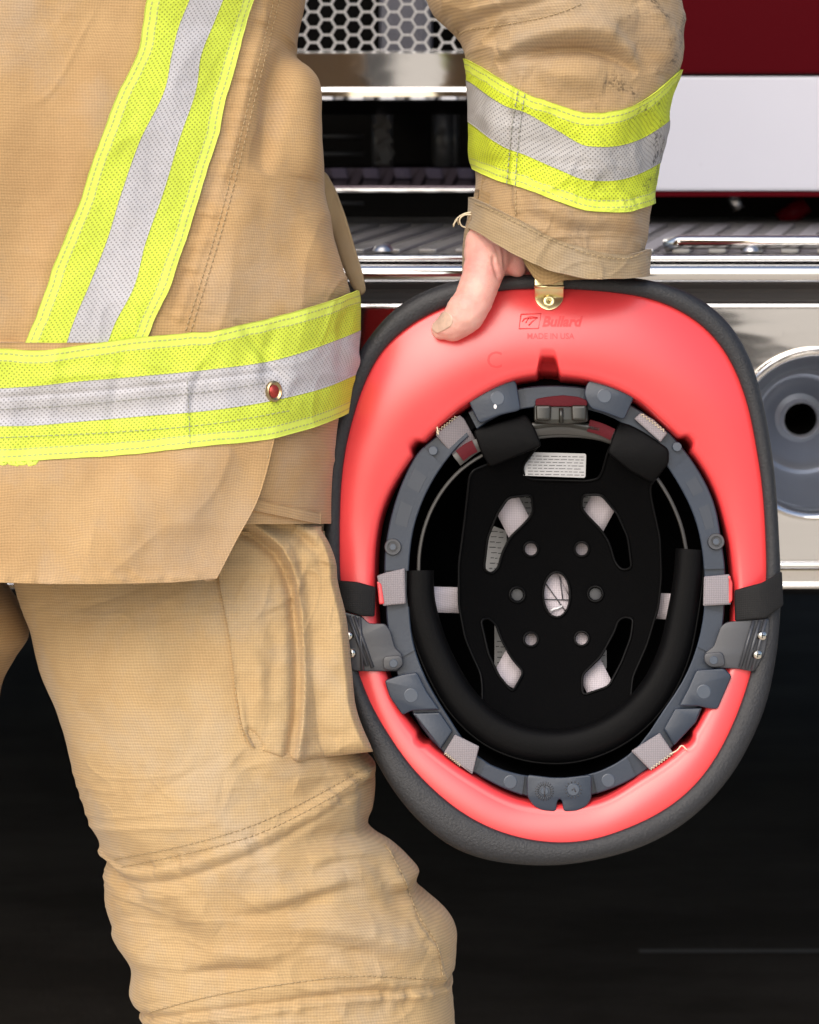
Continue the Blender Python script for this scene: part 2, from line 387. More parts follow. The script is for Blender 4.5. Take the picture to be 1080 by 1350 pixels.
# ------------------------------------------------------------------ fold fields
class Field:
    def __init__(s): s.st = []; s.nz = []
    def ridge(s, pts, w, amp, taper=True, skew=0.): s.st.append((np.asarray(path(pts, 14) if len(pts) > 2 else pts, float), w, amp*.001, taper, skew)); return s
    def noise(s, sx, sy, amp, o=3, sh=0): s.nz.append((sx, sy, amp*.001, o, sh)); return s
    def crease(s, sx, sy, amp, sh=0):      # sharp little fold lines, coming and going
        s.cr = getattr(s, 'cr', []); s.cr.append((sx, sy, amp*.001, sh)); return s
    def pucker(s, pts, w, amp, wl): s.pk = getattr(s, 'pk', []); s.pk.append((np.asarray(path(pts, 14), float), w, amp*.001, wl)); return s
    def __call__(s, X, Y):
        out = np.zeros_like(X)
        for sx, sy, a, o, sh in s.nz: out += a*fbm((X+sh*Y)/sx+31, Y/sy+7, o)
        for sx, sy, a, sh in getattr(s, 'cr', []):
            u = (X+sh*Y)/sx; v = Y/sy; wx = .35*fbm(u*.7+5, v*.7+3, 2)
            r = 1-np.abs(vnoise(u+wx+11, v+wx+4)); r2 = 1-np.abs(vnoise(u*1.9-wx+41, v*1.9+wx+14))
            mk_ = np.clip(vnoise(X/150+3, Y/150+8)*1.6+.45, 0, 1)
            out += a*mk_*(np.clip(r-.72, 0, 1)/.28)**1.6+.5*a*mk_*(np.clip(r2-.75, 0, 1)/.25)**1.6
        for p, w, a, wl in getattr(s, 'pk', []):
            best = np.full(X.shape, 1e18); ln = np.zeros(X.shape); acc = 0
            for i in range(len(p)-1):
                d = p[i+1]-p[i]; L2 = d@d; q = np.clip(((X-p[i, 0])*d[0]+(Y-p[i, 1])*d[1])/L2, 0, 1)
                d2 = (X-p[i, 0]-q*d[0])**2+(Y-p[i, 1]-q*d[1])**2; b = d2 < best; best[b] = d2[b]; ln[b] = acc+q[b]*math.sqrt(L2); acc += math.sqrt(L2)
            out += a*np.exp(-best/w**2)*vnoise(ln/wl, ln*0+acc*.01+np.sqrt(best)/w*.6)
        for p, w, a, tp, sk in s.st:
            m = (X > p[:, 0].min()-4*w) & (X < p[:, 0].max()+4*w) & (Y > p[:, 1].min()-4*w) & (Y < p[:, 1].max()+4*w)
            if not m.any(): continue
            x = X[m]; y = Y[m]; best = np.full(x.shape, 1e18); tt = np.zeros(x.shape); sg = np.zeros(x.shape); n = len(p)-1
            for i in range(n):
                d = p[i+1]-p[i]; L2 = d@d; q = np.clip(((x-p[i, 0])*d[0]+(y-p[i, 1])*d[1])/L2, 0, 1)
                ex = x-p[i, 0]-q*d[0]; ey = y-p[i, 1]-q*d[1]; d2 = ex*ex+ey*ey
                b = d2 < best; best[b] = d2[b]; tt[b] = (i+q[b])/n; sg[b] = np.sign(d[0]*ey[b]-d[1]*ex[b])
            dist = np.sqrt(best)
            ww = w*np.where(sg > 0, 1+sk, 1-sk) if sk else w
            g = a*np.exp(-(dist/ww)**2)
            if tp: g *= np.clip(np.sin(PI*np.clip(tt, .0, 1)), 0, 1)**.6
            out[m] += g
        return out
TILT = math.tan(PITCH)
class Cloth:
    """a sleeve / leg / body of cloth: rows of rounded cross-sections between a left and right edge"""
    def __init__(s, left, right, D0, bf, bb, n=2.3, field=None, tilt=1.):
        s.L = pl([(y, x) for x, y in left]); s.R = pl([(y, x) for x, y in right]); s.D0 = D0; s.bf = bf if callable(bf) else (lambda r: bf+0*r); s.bb = bb; s.n = n; s.fd = field; s.tilt = tilt
    def Dc(s, r): return s.D0+s.tilt*TILT*(r-675)*K*s.D0
    def point(s, th, r, off=0., useD=True):
        th, r = np.broadcast_arrays(np.asarray(th, float), np.asarray(r, float))
        L = s.L(r); R = s.R(r); xc = (L+R)/2; a = (R-L)/2; Dc = s.Dc(r); n = s.n
        sn = np.sin(th); cs = np.cos(th)
        u = np.sign(sn)*np.abs(sn)**(2/n); w = np.sign(cs)*np.abs(cs)**(2/n)
        b = np.where(cs > 0, s.bf(r), s.bb)
        am = a*K*Dc
        nx = np.sign(u)*np.abs(u)**(n-1)/am; nd = -np.sign(w)*np.abs(w)**(n-1)/b; l = np.sqrt(nx*nx+nd*nd)+1e-12; nx /= l; nd /= l
        px = xc+a*u; d = np.full_like(px, 0.)
        if s.fd is not None and useD: d = s.fd(px, r)*np.clip(cs*3+.6, .0, 1)
        d = d+off
        X = (px-540)*K*Dc+nx*d; Yv = (675-r)*K*Dc; D = Dc-b*w+nd*d
        return CAM+X[..., None]*RV+Yv[..., None]*UV_+D[..., None]*FV
    def solve(s, px, py, off=0.):
        """surface point seen at pixel (px,py)"""
        px, py = np.broadcast_arrays(np.asarray(px, float), np.asarray(py, float)); r = py.copy(); x = px.copy()
        for _ in range(6):
            L = s.L(r); R = s.R(r); u = np.clip((x-(L+R)/2)/((R-L)/2), -.998, .998)
            th = np.arcsin(np.sign(u)*np.abs(u)**(s.n/2))
            W = s.point(th, r, off); qx, qy, _ = proj(W)
            x = x+(px-qx); r = r+(py-qy)
        return W
    def mesh(s, name, rows, mat, parent, nth=360, bottom=None, label=None, capt=False):
        # dense in front, sparse behind
        tf = np.linspace(-PI/2, PI/2, nth); tb = np.linspace(PI/2, 3*PI/2, 42)[1:-1]
        th = np.r_[tf, tb]
        Rg = np.repeat(np.asarray(rows, float)[:, None], len(th), 1)
        if bottom is not None:
            r0, r1 = rows[0], rows[-1]
            for _ in range(2):
                W = s.point(th[None, :], Rg[-1:, :], useD=False); qx, qy, _ = proj(W)
                fb = bottom(th, qx[0]); Rg[-1] += fb-qy[0]
            tt = (np.asarray(rows)-r0)/(r1-r0); Rg = r0+tt[:, None]*(Rg[-1]-r0)[None, :]
        V = s.point(th[None, :], Rg)
        seg = np.linalg.norm(np.diff(V[len(rows)//2], axis=0), axis=1); cu = np.r_[0, np.cumsum(seg)]
        uv = np.stack([np.broadcast_to(cu[None, :], Rg.shape), Rg*K*s.D0], -1)
        return grid(name, V, mat, parent, closed=True, flip=True, uv=uv, label=label)
    def band(s, name, t0, t1, f0, f1, off, thick, mat, parent, nth=200, nr=24, label=None, vflip=False, jit=0.):
        th = np.linspace(t0, t1, nth)[None, :]; tt = np.linspace(0, 1, nr)[:, None]
        Rg = np.broadcast_to(300.+0*th+0*tt, (nr, nth)).copy(); 
        for _ in range(8):
            W = s.point(th, Rg, off); qx, qy, _ = proj(W)
            tgt = f0(qx)*(1-tt)+f1(qx)*tt
            Rg += np.clip(tgt-qy, -200, 200)
        W = s.point(th, Rg, off)
        du = np.r_[0, np.cumsum(np.linalg.norm(np.diff(W[nr//2], axis=0), axis=1))]
        dv = np.concatenate([np.zeros((1, nth)), np.cumsum(np.linalg.norm(np.diff(W, axis=0), axis=2), axis=0)])
        if vflip: dv = dv[-1:]-dv
        uv = np.stack([np.broadcast_to(du[None, :], dv.shape), dv], -1)
        N = (s.point(th, Rg, off+.001)-W)/.001
        return slab(name, W, thick, mat, parent, uv, label, N=N, flip=True)
    def patch(s, name, PX, PY, off, thick, mat, parent, label=None, vmode='v', extra=None):
        W = s.solve(PX, PY, off if extra is None else off+extra)
        if vmode == 'v':
            du = np.concatenate([np.zeros((W.shape[0], 1)), np.cumsum(np.linalg.norm(np.diff(W, axis=1), axis=2), axis=1)], 1)
            dv = np.concatenate([np.zeros((1, W.shape[1])), np.cumsum(np.linalg.norm(np.diff(W, axis=0), axis=2), axis=0)])
            uv = np.stack([du, dv], -1)
        else:      # stripes running down: u along rows, v across columns
            du = np.broadcast_to(np.r_[0, np.cumsum(np.linalg.norm(np.diff(W[:, W.shape[1]//2], axis=0), axis=1))][:, None], W.shape[:2])
            dv = np.concatenate([np.zeros((W.shape[0], 1)), np.cumsum(np.linalg.norm(np.diff(W, axis=1), axis=2), axis=1)], 1)
            if vmode == 'right': dv = dv[:, -1:]-dv
            uv = np.stack([du, dv], -1)
        N = gnormals(W)
        return slab(name, W, thick, mat, parent, uv, label, N=N, flip=True)
    def stitches(s, name, lines, mat, parent, off=.0006, length=.0026, gap=.0012, w=.00032):
        for ln in lines:
            mb = MB(); q = path(ln, 300); W = s.solve(q[:, 0], q[:, 1], off)
            cs = np.r_[0, np.cumsum(np.linalg.norm(np.diff(W, axis=0), axis=1))]
            a = 0.
            while a+length < cs[-1]:
                pts = np.stack([np.interp(np.linspace(a, a+length, 4), cs, W[:, j]) for j in range(3)], -1)
                pts[1:3] += (CAM-pts[1:3])/2*.0003
                mb.tube(pts, w, 5); a += length+gap*random.uniform(.8, 1.3)
            mb.build(name, mat, parent, True)
def rows(a, b, dense0, dense1, st=2.0, coarse=40):
    r = []
    if a < dense0: r += list(np.arange(a, dense0, coarse))
    r += list(np.arange(max(a, dense0), min(b, dense1), st))
    if b > dense1: r += list(np.arange(dense1, b, coarse))
    return np.array(r+[b], float)
# ================================================================== PERSON
person = empty('person', (-.17, 2.0, 0), 'person in tan turnout coat and trousers with lime stripes holding the red helmet upside down', 'person')
# ---------------- jacket body
jf = Field().noise(140, 190, 3.2, 3, .15).noise(45, 60, .6, 3).crease(120, 210, 1.6, .3).noise(420, 500, 8, 1)
jf.ridge([(372, -20), (335, 140), (298, 287), (252, 440)], 4, .8, False).ridge([(362, -20), (325, 140), (288, 287), (242, 436)], 4, -.7, False)
jf.ridge([(402, 66), (386, 108), (366, 190), (352, 250)], 14, -12, True, .35).ridge([(414, 90), (404, 160), (402, 250)], 17, 8)
jf.ridge([(345, 40), (335, 150), (318, 260)], 26, 4).ridge([(250, 330), (232, 430)], 16, 3)
jf.ridge([(330, 270), (310, 360), (290, 430)], 30, 4).ridge([(395, 300), (420, 360), (428, 400)], 14, 3)
jf.ridge([(40, -20), (20, 200), (0, 430)], 60, 6, False).ridge([(120, 60), (70, 260), (30, 400)], 40, -3)
jf.pucker([(368, -20), (330, 140), (293, 287), (248, 440)], 12, 1.2, 9).pucker([(-40, 757), (150, 757), (290, 754)], 10, 1.2, 10)
for x, y0, y1, w, a in ((95, 455, 590, 9, 1.6), (170, 470, 605, 8, -1.3), (250, 500, 600, 9, 1.4), (262, 490, 560, 5, -1.3), (345, 440, 520, 8, -2.2), (362, 500, 545, 6, 1.6), (330, 470, 540, 12, 2.2), (428, 400, 500, 8, -2.5), (300, 430, 560, 14, 1.6), (205, 440, 600, 16, 1.5), (45, 500, 610, 12, 1.2)):
    jf.ridge([(x+18, y0), (x+4, (y0+y1)/2), (x, y1)], w, a)
jf.ridge([(318, 435), (345, 480), (372, 520)], 6, -2.0).ridge([(0, 538), (200, 522), (355, 500)], 3, -.9, False)
jf.ridge([(0, 560), (200, 548), (400, 515)], 12, -1.5, False).ridge([(420, 450), (445, 480), (460, 500)], 8, 2)
jf.ridge([(300, 590), (230, 650), (150, 740)], 34, 5).ridge([(330, 600), (300, 680), (262, 750)], 24, -3).ridge([(180, 610), (100, 700)], 28, -3).ridge([(60, 620), (30, 760)], 40, 3)
jf.ridge([(0, 757), (150, 756), (290, 752)], 5, .9, False)
jR = [(330, -720), (430, -560), (440, -300), (412, -60), (404, 0), (394, 66), (404, 84), (417, 108), (421, 153), (424, 222), (427, 262), (434, 300), (439, 330), (447, 366), (455, 392), (456, 430), (446, 500), (436, 560), (430, 616), (425, 690), (424, 780)]
jL = [(-420, -720), (-560, -560), (-590, -300), (-580, 0), (-580, 300), (-600, 690), (-600, 790)]
jk = Cloth(jL, jR, 2.04, lambda r: .135+.022*np.clip((r-560)/130, 0, 1), .12, 2.7, jf)
jacket = jk.mesh('jacket', rows(-720, 690, -20, 690), M['jacket'], person, nth=560)
# front panel with the long hem
pr = np.arange(452, 769, 2.0); pe = pl([(452, 388), (560, 366), (592, 359), (625, 351), (660, 340), (715, 312), (760, 290), (768, 286)])
tt = np.linspace(0, 1, 300)
hem = lambda x: 6*np.sin(x/90.)*0+np.where(x < 240, 3.0, 0)
PXg = -420+(pe(pr)[:, None]+420)*tt[None, :]; PYg = np.broadcast_to(pr[:, None], PXg.shape)+((pr-452)/316.)[:, None]**4*(-4*(PXg/288.)**2*0+2*np.sin(PXg/70.)-4*np.clip((PXg-230)/60, 0, 1))
edge = .017*np.clip((pr-585)/183., 0, 1)[:, None]**1.5+np.exp(-((1-tt[None, :])*700/14.)**2)*.001+np.exp(-((768-pr)[:, None]/10.)**2)*.0012
jk.patch('front_panel', PXg, PYg, .0045, .0042, M['jacket'], jacket, extra=edge)
# hem of the coat tail, turned edge
tx = np.linspace(335, 423, 60)[None, :]; ty = np.linspace(676, 691, 8)[:, None]
jk.patch('tail_hem', tx+0*ty, ty-18*(1-(tx-335)/88.)*1.0+0*tx, .0022, .0025, M['jacket'], jacket)
# waist stripe
xs = [-640, -200, 0, 46, 93, 185, 278, 370, 440, 470, 500]
b0 = spl(xs, [470, 462, 459, 462, 457, 444, 436, 417, 396, 385, 372]); b1 = spl(xs, [520, 515, 512, 509, 504, 496, 487, 473, 450, 438, 424])
b2 = spl(xs, [575, 566, 562, 561, 557, 549, 541, 526, 507, 494, 482]); b3 = spl(xs, [625, 618, 610, 607, 604, 597, 588, 575, 554, 541, 528])
wav = lambda f, a, s: (lambda x: f(x)+.9*a*fbm(x/s/2.5, 0*x+s, 3))
T0, T1 = -.75, 1.62
jk.band('lime_stripe', T0, T1, wav(b0, 1.1, 19), b1, .0062, .0018, M['lime'], jacket, 460, 28)
jk.band('silver_stripe', T0, T1, b1, b2, .0064, .0018, M['silver'], jacket, 460, 28)
jk.band('lime_stripe', T0, T1, b2, wav(b3, 1.2, 23), .0062, .0018, M['lime'], jacket, 460, 28, vflip=True)
jk.stitches('stitching', [[(0, 540), (100, 534), (200, 524), (300, 513), (352, 504)], [(0, 577), (150, 570), (300, 556), (385, 541)], [(247, 502), (249, 540), (251, 590)]], M['greyseam'], jacket, off=.0070, w=.00022)
# black dashed piping at the end of the waist stripe
q = path([(464, 387), (470, 415), (470, 440), (468, 455)], 40); Wq = P(q[:, 0]-1, q[:, 1], 1.998)
tube('stripe_piping', Wq, .0016, M['lime'], jacket)
mb = MB()
for i in range(2, 26, 4): mb.tube(Wq[i:i+2]+np.array([0, -.0016, 0]), .0007, 6)
mb.build('piping_dashes', M['black'], jacket, True)
# ragged lime threads under the stripe
mb = MB()
for i in range(9):
    x = -8+i*6.5+random.uniform(-2, 2); a = jk.solve(np.array([x-3, x, x+4, x+8.]), np.array([607., 612+random.uniform(-1, 2), 612+random.uniform(-1, 2), 607]), .005)
    mb.tube(a, [.0012, .0013, .0012, .001], 6)
mb.build('frayed_edge', M['lime'], jacket, True)
# diagonal stripe
ys = [-300, -60, 0, 35, 70, 116, 185, 255, 320, 380, 430, 452]
dl = [spl(ys, v) for v in ([300, 214, 194, 189, 183, 160, 132, 109, 83, 60, 42, 34], [352, 275, 250, 236, 227, 218, 185, 160, 140, 116, 95, 88], [398, 316, 294, 280, 266, 259, 236, 215, 192, 176, 150, 142], [440, 356, 336, 324, 315, 303, 285, 264, 244, 225, 201, 191])]
rr = np.arange(-290, 472, 2.0)[:, None]
def dpatch(nm, i, j, mode, mat, off, wob=0):
    a = dl[i](rr); b = dl[j](rr)
    if wob == 1: a = a+1.5*fbm(rr/45., 0*rr+3, 3)
    if wob == 2: b = b+1.5*fbm(rr/45., 0*rr+9, 3)
    s = np.linspace(0, 1, 30)[None, :]
    PX = a+(b-a)*s; PY = rr+0*PX
    jk.patch(nm, PX, PY, off, .0016, mat, jacket, vmode=mode)
dpatch('lime_stripe', 0, 1, 'left', M['lime'], .0034, 1); dpatch('silver_stripe', 1, 2, 'left', M['silver'], .0037); dpatch('lime_stripe', 2, 3, 'right', M['lime'], .0034, 2)
jk.stitches('stitching', [[(371, -10), (334, 140), (297, 287), (250, 442)], [(364, -10), (327, 140), (290, 287), (243, 442)]], M['seam'], jacket)
jk.stitches('stitching', [[(354, 600), (337, 655), (310, 710), (284, 756)], [(-40, 756), (100, 757), (282, 755)]], M['seam'], jacket, off=.0058)
# side pocket flap sticking out behind the elbow
fl = [(418, 222), (431, 228), (443, 250), (456, 285), (468, 325), (480, 366), (483, 384), (476, 391), (466, 382), (452, 352), (442, 318), (432, 285), (424, 250)]
plate('pocket_flap', [rounded(fl, 5)], lambda x, y: 2.052-.010*math.sin((y-220)/60.)-.0004*max(0, x-440), .006, M['cuff'], jacket, .0022, sub=1)
# snap rivet
def lathe(name, c, axis, prof, mat, parent, n=40, sx=1., label=None, smooth=True, sharp=50):
    """prof: list of (radius, along axis)"""
    axis = np.asarray(axis, float); axis /= np.linalg.norm(axis); u = np.cross(axis, [0, 0, 1.]); u /= np.linalg.norm(u); w = np.cross(u, axis)
    a = np.linspace(0, 2*PI, n, endpoint=False); pr_ = np.asarray(prof, float)
    V = np.asarray(c)+pr_[:, 0, None, None]*(sx*np.cos(a)[None, :, None]*u+np.sin(a)[None, :, None]*w)+pr_[:, 1, None, None]*axis
    o = grid(name, V, mat, parent, closed=True, label=label, smooth=smooth)
    bm = bmesh.new(); bm.from_mesh(o.data); bmesh.ops.remove_doubles(bm, verts=bm.verts, dist=1e-6); bmesh.ops.recalc_face_normals(bm, faces=bm.faces); bm.to_mesh(o.data); bm.free()
    smooth_angle(o, sharp)
    return o
c = jk.solve(np.array([360.]), np.array([516.]), .0065)[0]; axn = CAM-c; axn[0] += .9
rv = lathe('snap_rivet', c, axn, [(0, .0015), (.0035, .0016), (.0046, .0026), (.0056, .0032), (.0066, .0026), (.0068, 0)], simple('old_brass', (.42, .33, .19), .3, metal=1), jacket, sx=.8)
lathe('rivet_centre', c, axn, [(0, .0034), (.002, .0032), (.0042, .0021), (.0043, .001)], simple('red_enamel', (.35, .04, .03), .25, metal=.5), jacket, sx=.8)
# ---------------- trousers
tf = Field().noise(130, 170, 3.0, 3, -.1).noise(40, 50, .7, 3).crease(150, 85, 1.7, .35).crease(70, 46, .7, -.2).noise(260, 300, 5, 1)
tf.ridge([(150, 790), (190, 900), (250, 1010)], 60, 6).ridge([(250, 800), (262, 900), (290, 1000)], 30, -4)
tf.ridge([(60, 800), (90, 900), (150, 1060)], 36, 4).ridge([(300, 1030), (380, 1045), (470, 1000)], 20, -6).ridge([(322, 985), (350, 1010), (400, 1022)], 16, -5)
tf.ridge([(138, 1118), (165, 1133), (330, 1092), (420, 1050), (492, 1008)], 7, 2.6, False, .5).ridge([(140, 1130), (175, 1146), (335, 1106), (425, 1064), (495, 1024)], 5, -2.2, False)
tf.ridge([(140, 1126), (165, 1150), (200, 1160)], 9, -5)
tf.ridge([(415, 1112), (455, 1100), (500, 1108), (520, 1120)], 11, 5, True, .3).ridge([(420, 1126), (470, 1118), (520, 1130)], 8, -4)
tf.ridge([(320, 1185), (385, 1172), (455, 1152), (505, 1150)], 9, -4.5).ridge([(330, 1168), (400, 1155), (460, 1136)], 14, 4.5)
tf.ridge([(255, 1258), (310, 1250), (372, 1249)], 6, -4.2).ridge([(250, 1242), (310, 1234), (380, 1232)], 12, 4)
tf.ridge([(390, 1210), (470, 1225), (555, 1262)], 14, -4).ridge([(400, 1195), (480, 1205), (560, 1235)], 16, 4.5)
tf.ridge([(440, 1240), (500, 1268), (560, 1285)], 10, 3.5).ridge([(170, 1180), (240, 1210), (280, 1240)], 22, -4).ridge([(160, 1210), (200, 1260), (215, 1300)], 26, 4.5)
tf.ridge([(240, 1160), (300, 1200)], 16, 3).ridge([(300, 1280), (380, 1270), (450, 1275)], 10, 2.5)
tf.ridge([(188, 1336), (270, 1316), (370, 1299), (470, 1288), (600, 1294)], 5, 2.0, False).ridge([(188, 1327), (270, 1307), (370, 1290), (470, 1279), (600, 1284)], 5, -2.6, False)
tf.ridge([(508, 1112), (530, 1150), (552, 1205), (578, 1245), (586, 1292)], 5, 1.8, False, .4).ridge([(548, 1150), (560, 1175), (585, 1200)], 9, -4)
tf.ridge([(500, 1125), (520, 1165), (540, 1190)], 12, -3).ridge([(492, 1020), (488, 1060), (484, 1092)], 8, -3)
tf.pucker([(150, 1137), (240, 1120), (335, 1094), (425, 1051), (490, 1013)], 14, 1.6, 9).pucker([(190, 1335), (270, 1315), (370, 1298), (470, 1287), (600, 1292)], 14, 1.8, 9).pucker([(508, 1114), (530, 1152), (552, 1207), (577, 1247), (584, 1288)], 12, 1.6, 8)
lL = [(20, 640), (23, 771), (35, 828), (46, 879), (69, 935), (89, 1002), (113, 1068), (134, 1110), (139, 1130), (138, 1160), (139, 1187), (157, 1240), (174, 1271), (173, 1305), (187, 1335), (190, 1370), (205, 1600), (215, 1960)]
lR = [(420, 640), (432, 700), (438, 760), (446, 820), (455, 884), (464, 944), (478, 985), (495, 1005), (498, 1025), (494, 1068), (487, 1088), (495, 1098), (515, 1110), (540, 1132), (553, 1150), (552, 1166), (566, 1180), (585, 1196), (601, 1217), (604, 1258), (598, 1305), (597, 1350), (590, 1420), (560, 1600), (540, 1960)]
lg = Cloth(lL, lR, 2.015, lambda r: .072+.033*np.clip((r-760)/300, 0, 1), .11, 2.2, tf)
trousers = lg.mesh('trousers', rows(700, 1960, 700, 1370), M['trouser'], person, nth=380)
of = Field().noise(120, 160, 3, 3)
oR = [(-20, 640), (6, 770), (24, 797), (35, 838), (19, 868), (4, 895), (-4, 930), (-20, 1000), (-60, 1200), (-60, 1960)]
oL = [(-500, 640), (-500, 1000), (-470, 1300), (-420, 1960)]
og = Cloth(oL, oR, 2.05, lambda r: .11+0*r, .11, 2.2, of)
og.mesh('trouser_leg', rows(640, 1960, 740, 1010, 4), M['trouser'], trousers, nth=160)
lg.stitches('stitching', [[(150, 1133), (240, 1115), (330, 1089), (420, 1047), (485, 1010)], [(160, 1143), (250, 1124), (340, 1099), (430, 1055), (490, 1018)]], M['seam'], trousers)
lg.stitches('stitching', [[(195, 1335), (270, 1315), (370, 1298), (470, 1287), (590, 1292)], [(508, 1114), (530, 1152), (552, 1207), (577, 1247), (584, 1288)]], M['seam'], trousers, length=.0035, gap=.0006)
# cargo pocket: a bellows bag on the outer thigh
pk_l = pl([(684, 296), (705, 292), (765, 289), (800, 294), (850, 303), (900, 308), (950, 315), (985, 322), (1004, 332)])
pk_r = pl([(690, 424), (700, 431), (715, 438), (731, 443), (754, 445), (805, 456), (884, 464), (944, 471), (975, 481), (990, 487), (1004, 492)])
pf = Field().noise(70, 90, 2.0, 3).crease(50, 90, 2.0, .2).noise(26, 30, .5, 2)
pf.ridge([(331, 690), (352, 704), (378, 728), (390, 760), (400, 830), (402, 920), (394, 1000)], 6, 6.5, False, -.35).ridge([(322, 700), (345, 716), (368, 738), (380, 770), (389, 840), (390, 930), (380, 1000)], 7, -6, False)
pf.ridge([(345, 688), (385, 700), (420, 735), (432, 760)], 8, -4).ridge([(360, 682), (400, 695), (436, 720)], 9, 4)
pf.ridge([(345, 800), (362, 850), (352, 920)], 10, -2.5).ridge([(330, 850), (345, 900), (340, 950)], 10, 2.5).ridge([(322, 960), (335, 975), (345, 990)], 6, -6).ridge([(312, 900), (322, 960), (330, 990)], 5, 3)
pf.ridge([(420, 800), (440, 850), (432, 920)], 18, 2.5).ridge([(410, 960), (440, 970), (475, 960)], 10, -2)
pr_ = np.arange(684, 1005, 2.0)[:, None]; s_ = np.linspace(0, 1, 110)[None, :]
PXp = pk_l(pr_)+(pk_r(pr_)-pk_l(pr_))*s_
bot = spl([290, 330, 360, 396, 405, 440, 490], [978, 984, 994, 1003, 1001, 997, 991]); f_ = (pr_-684)/(1004-684.)
top = spl([280, 316, 330, 345, 370, 400, 424, 450], [690, 682, 678, 674, 680, 688, 694, 698])
PYp = top(PXp)+(bot(PXp)-top(PXp))*f_
rise = .0015+(.0005+.0205*s_**1.25)*np.clip(1-np.clip((f_-.5)/.5, 0, 1)**16, 0, 1)**.5*np.clip(f_/.12, 0, 1)**.5*np.clip((1-s_)/.06, 0, 1)**.5*np.clip(s_/.05, 0, 1)**.6
# bag standing off the thigh; solved on the thigh, then pushed out
Wb = lg.solve(np.minimum(PXp, lg.R(np.clip(PYp, 690, 1000))-14), PYp, 0)
qx, qy, Dq = proj(Wb)
Dp = 1.972+.0*Dq
Dp = np.minimum(Dq, 1.985-.02*(1-s_))-rise-pf(PXp, PYp)
edgeL = np.clip(s_/.05, 0, 1); Dp = Dp*edgeL+(Dq-.003)*(1-edgeL)
Wp = P(PXp, PYp, Dp)
uvp = np.stack([PXp*.0005, PYp*.0005], -1)
slab('cargo_pocket', Wp, .0, M['trouser'], trousers, uvp, N=np.broadcast_to(FV*-1, Wp.shape)*1., flip=True)
bpy.data.objects.remove(bpy.data.objects['cargo_pocket'])
nr_, nc_ = Wp.shape[:2]
# close the bag back to the thigh
back = P(PXp, PYp, np.maximum(Dq, 2.0)+.012)
Vall = np.concatenate([Wp.reshape(-1, 3), back.reshape(-1, 3)])
fa = gridfaces(nr_, nc_, flip=True).tolist()
ids = [c_ for c_ in range(nc_)]+[r_*nc_+nc_-1 for r_ in range(1, nr_)]+[(nr_-1)*nc_+c_ for c_ in range(nc_-2, -1, -1)]+[r_*nc_ for r_ in range(nr_-2, 0, -1)]
n_ = nr_*nc_
for i in range(len(ids)):
    a, b = ids[i], ids[(i+1) % len(ids)]; fa.append((a, b, b+n_, a+n_))
pocket = mk('cargo_pocket', Vall, fa, M['trouser'], trousers, True, np.concatenate([uvp.reshape(-1, 2)]*2))
bm = bmesh.new(); bm.from_mesh(pocket.data); bmesh.ops.delete(bm, geom=[v for v in bm.verts if not v.link_faces], context='VERTS'); bmesh.ops.recalc_face_normals(bm, faces=bm.faces); bm.to_mesh(pocket.data); bm.free(); smooth_angle(pocket, 60)
lg.stitches('stitching', [[(291, 770), (300, 820), (308, 880), (316, 950), (326, 985)]], M['seam'], trousers, off=.0022)
pocket_st = path([(402, 740), (407, 830), (409, 930), (402, 994)], 60)
# boots
def boot(px0, px1, leg):
    mb = MB(); L = leg.point(np.linspace(0, 2*PI, 24, endpoint=False), np.full(24, 1930.)); c0 = L.mean(0)
    R_ = []
    for z, fx, fy, oy in ((.28, .085, .085, 0), (.16, .075, .085, 0), (.10, .07, .10, -.02), (.06, .068, .14, -.06), (.02, .066, .155, -.075), (.0, .066, .155, -.075)):
        a = np.linspace(0, 2*PI, 24, endpoint=False); R_.append(np.stack([c0[0]+fx*np.cos(a), c0[1]+oy+fy*np.sin(a), z+0*a], -1))
    V = np.array(R_); f = gridfaces(6, 24, True).tolist(); f.append(list(range(5*24, 6*24)))
    mb.add(V.reshape(-1, 3), f); mb.build('boot', M['trim'], person, True)
boot(0, 0, lg); boot(0, 0, og)
# ---------------- sleeve
sf = Field().noise(90, 110, 3.0, 3, .2).crease(90, 60, 2.2, .4).crease(45, 30, .8, -.3).noise(30, 36, .9, 3)
sf.ridge([(598, 44), (667, 34), (733, 20), (780, -4)], 5, -2.2, False).ridge([(598, 34), (667, 24), (733, 10), (775, -10)], 6, 2, False)
sf.ridge([(655, 100), (690, 88), (724, 83), (778, 85), (813, 97), (832, 114)], 8, -13, True, .3).ridge([(660, 84), (700, 70), (740, 64), (790, 67), (830, 88)], 14, 11)
sf.ridge([(700, 108), (745, 122), (790, 128)], 16, 6).ridge([(800, 60), (840, 80), (852, 110)], 14, -5).ridge([(835, 20), (868, 60), (870, 110)], 18, 6)
sf.ridge([(620, 60), (650, 80), (700, 110)], 14, 4).ridge([(690, 10), (750, 40), (830, 40)], 20, 4).ridge([(600, 10), (640, 50)], 20, -4)
sf.ridge([(640, 150), (655, 180), (650, 220)], 14, 4).ridge([(770, 150), (780, 200), (775, 260)], 28, 4).ridge([(720, 160), (715, 240)], 14, -3)
sf.ridge([(685, 118), (677, 180), (673, 245), (680, 290)], 4, 2, False).ridge([(850, 160), (845, 240)], 14, -3).ridge([(690, 270), (760, 300), (840, 295)], 14, 4).ridge([(680, 292), (760, 318), (850, 318)], 8, -3)
sf.pucker([(688, 120), (680, 160), (676, 200), (673, 248), (680, 288)], 9, 1.2, 7).pucker([(600, 41), (667, 31), (733, 17), (775, -5)], 10, 1.4, 9).pucker([(622, 225), (689, 250), (778, 282), (867, 268)], 9, 1.0, 8)
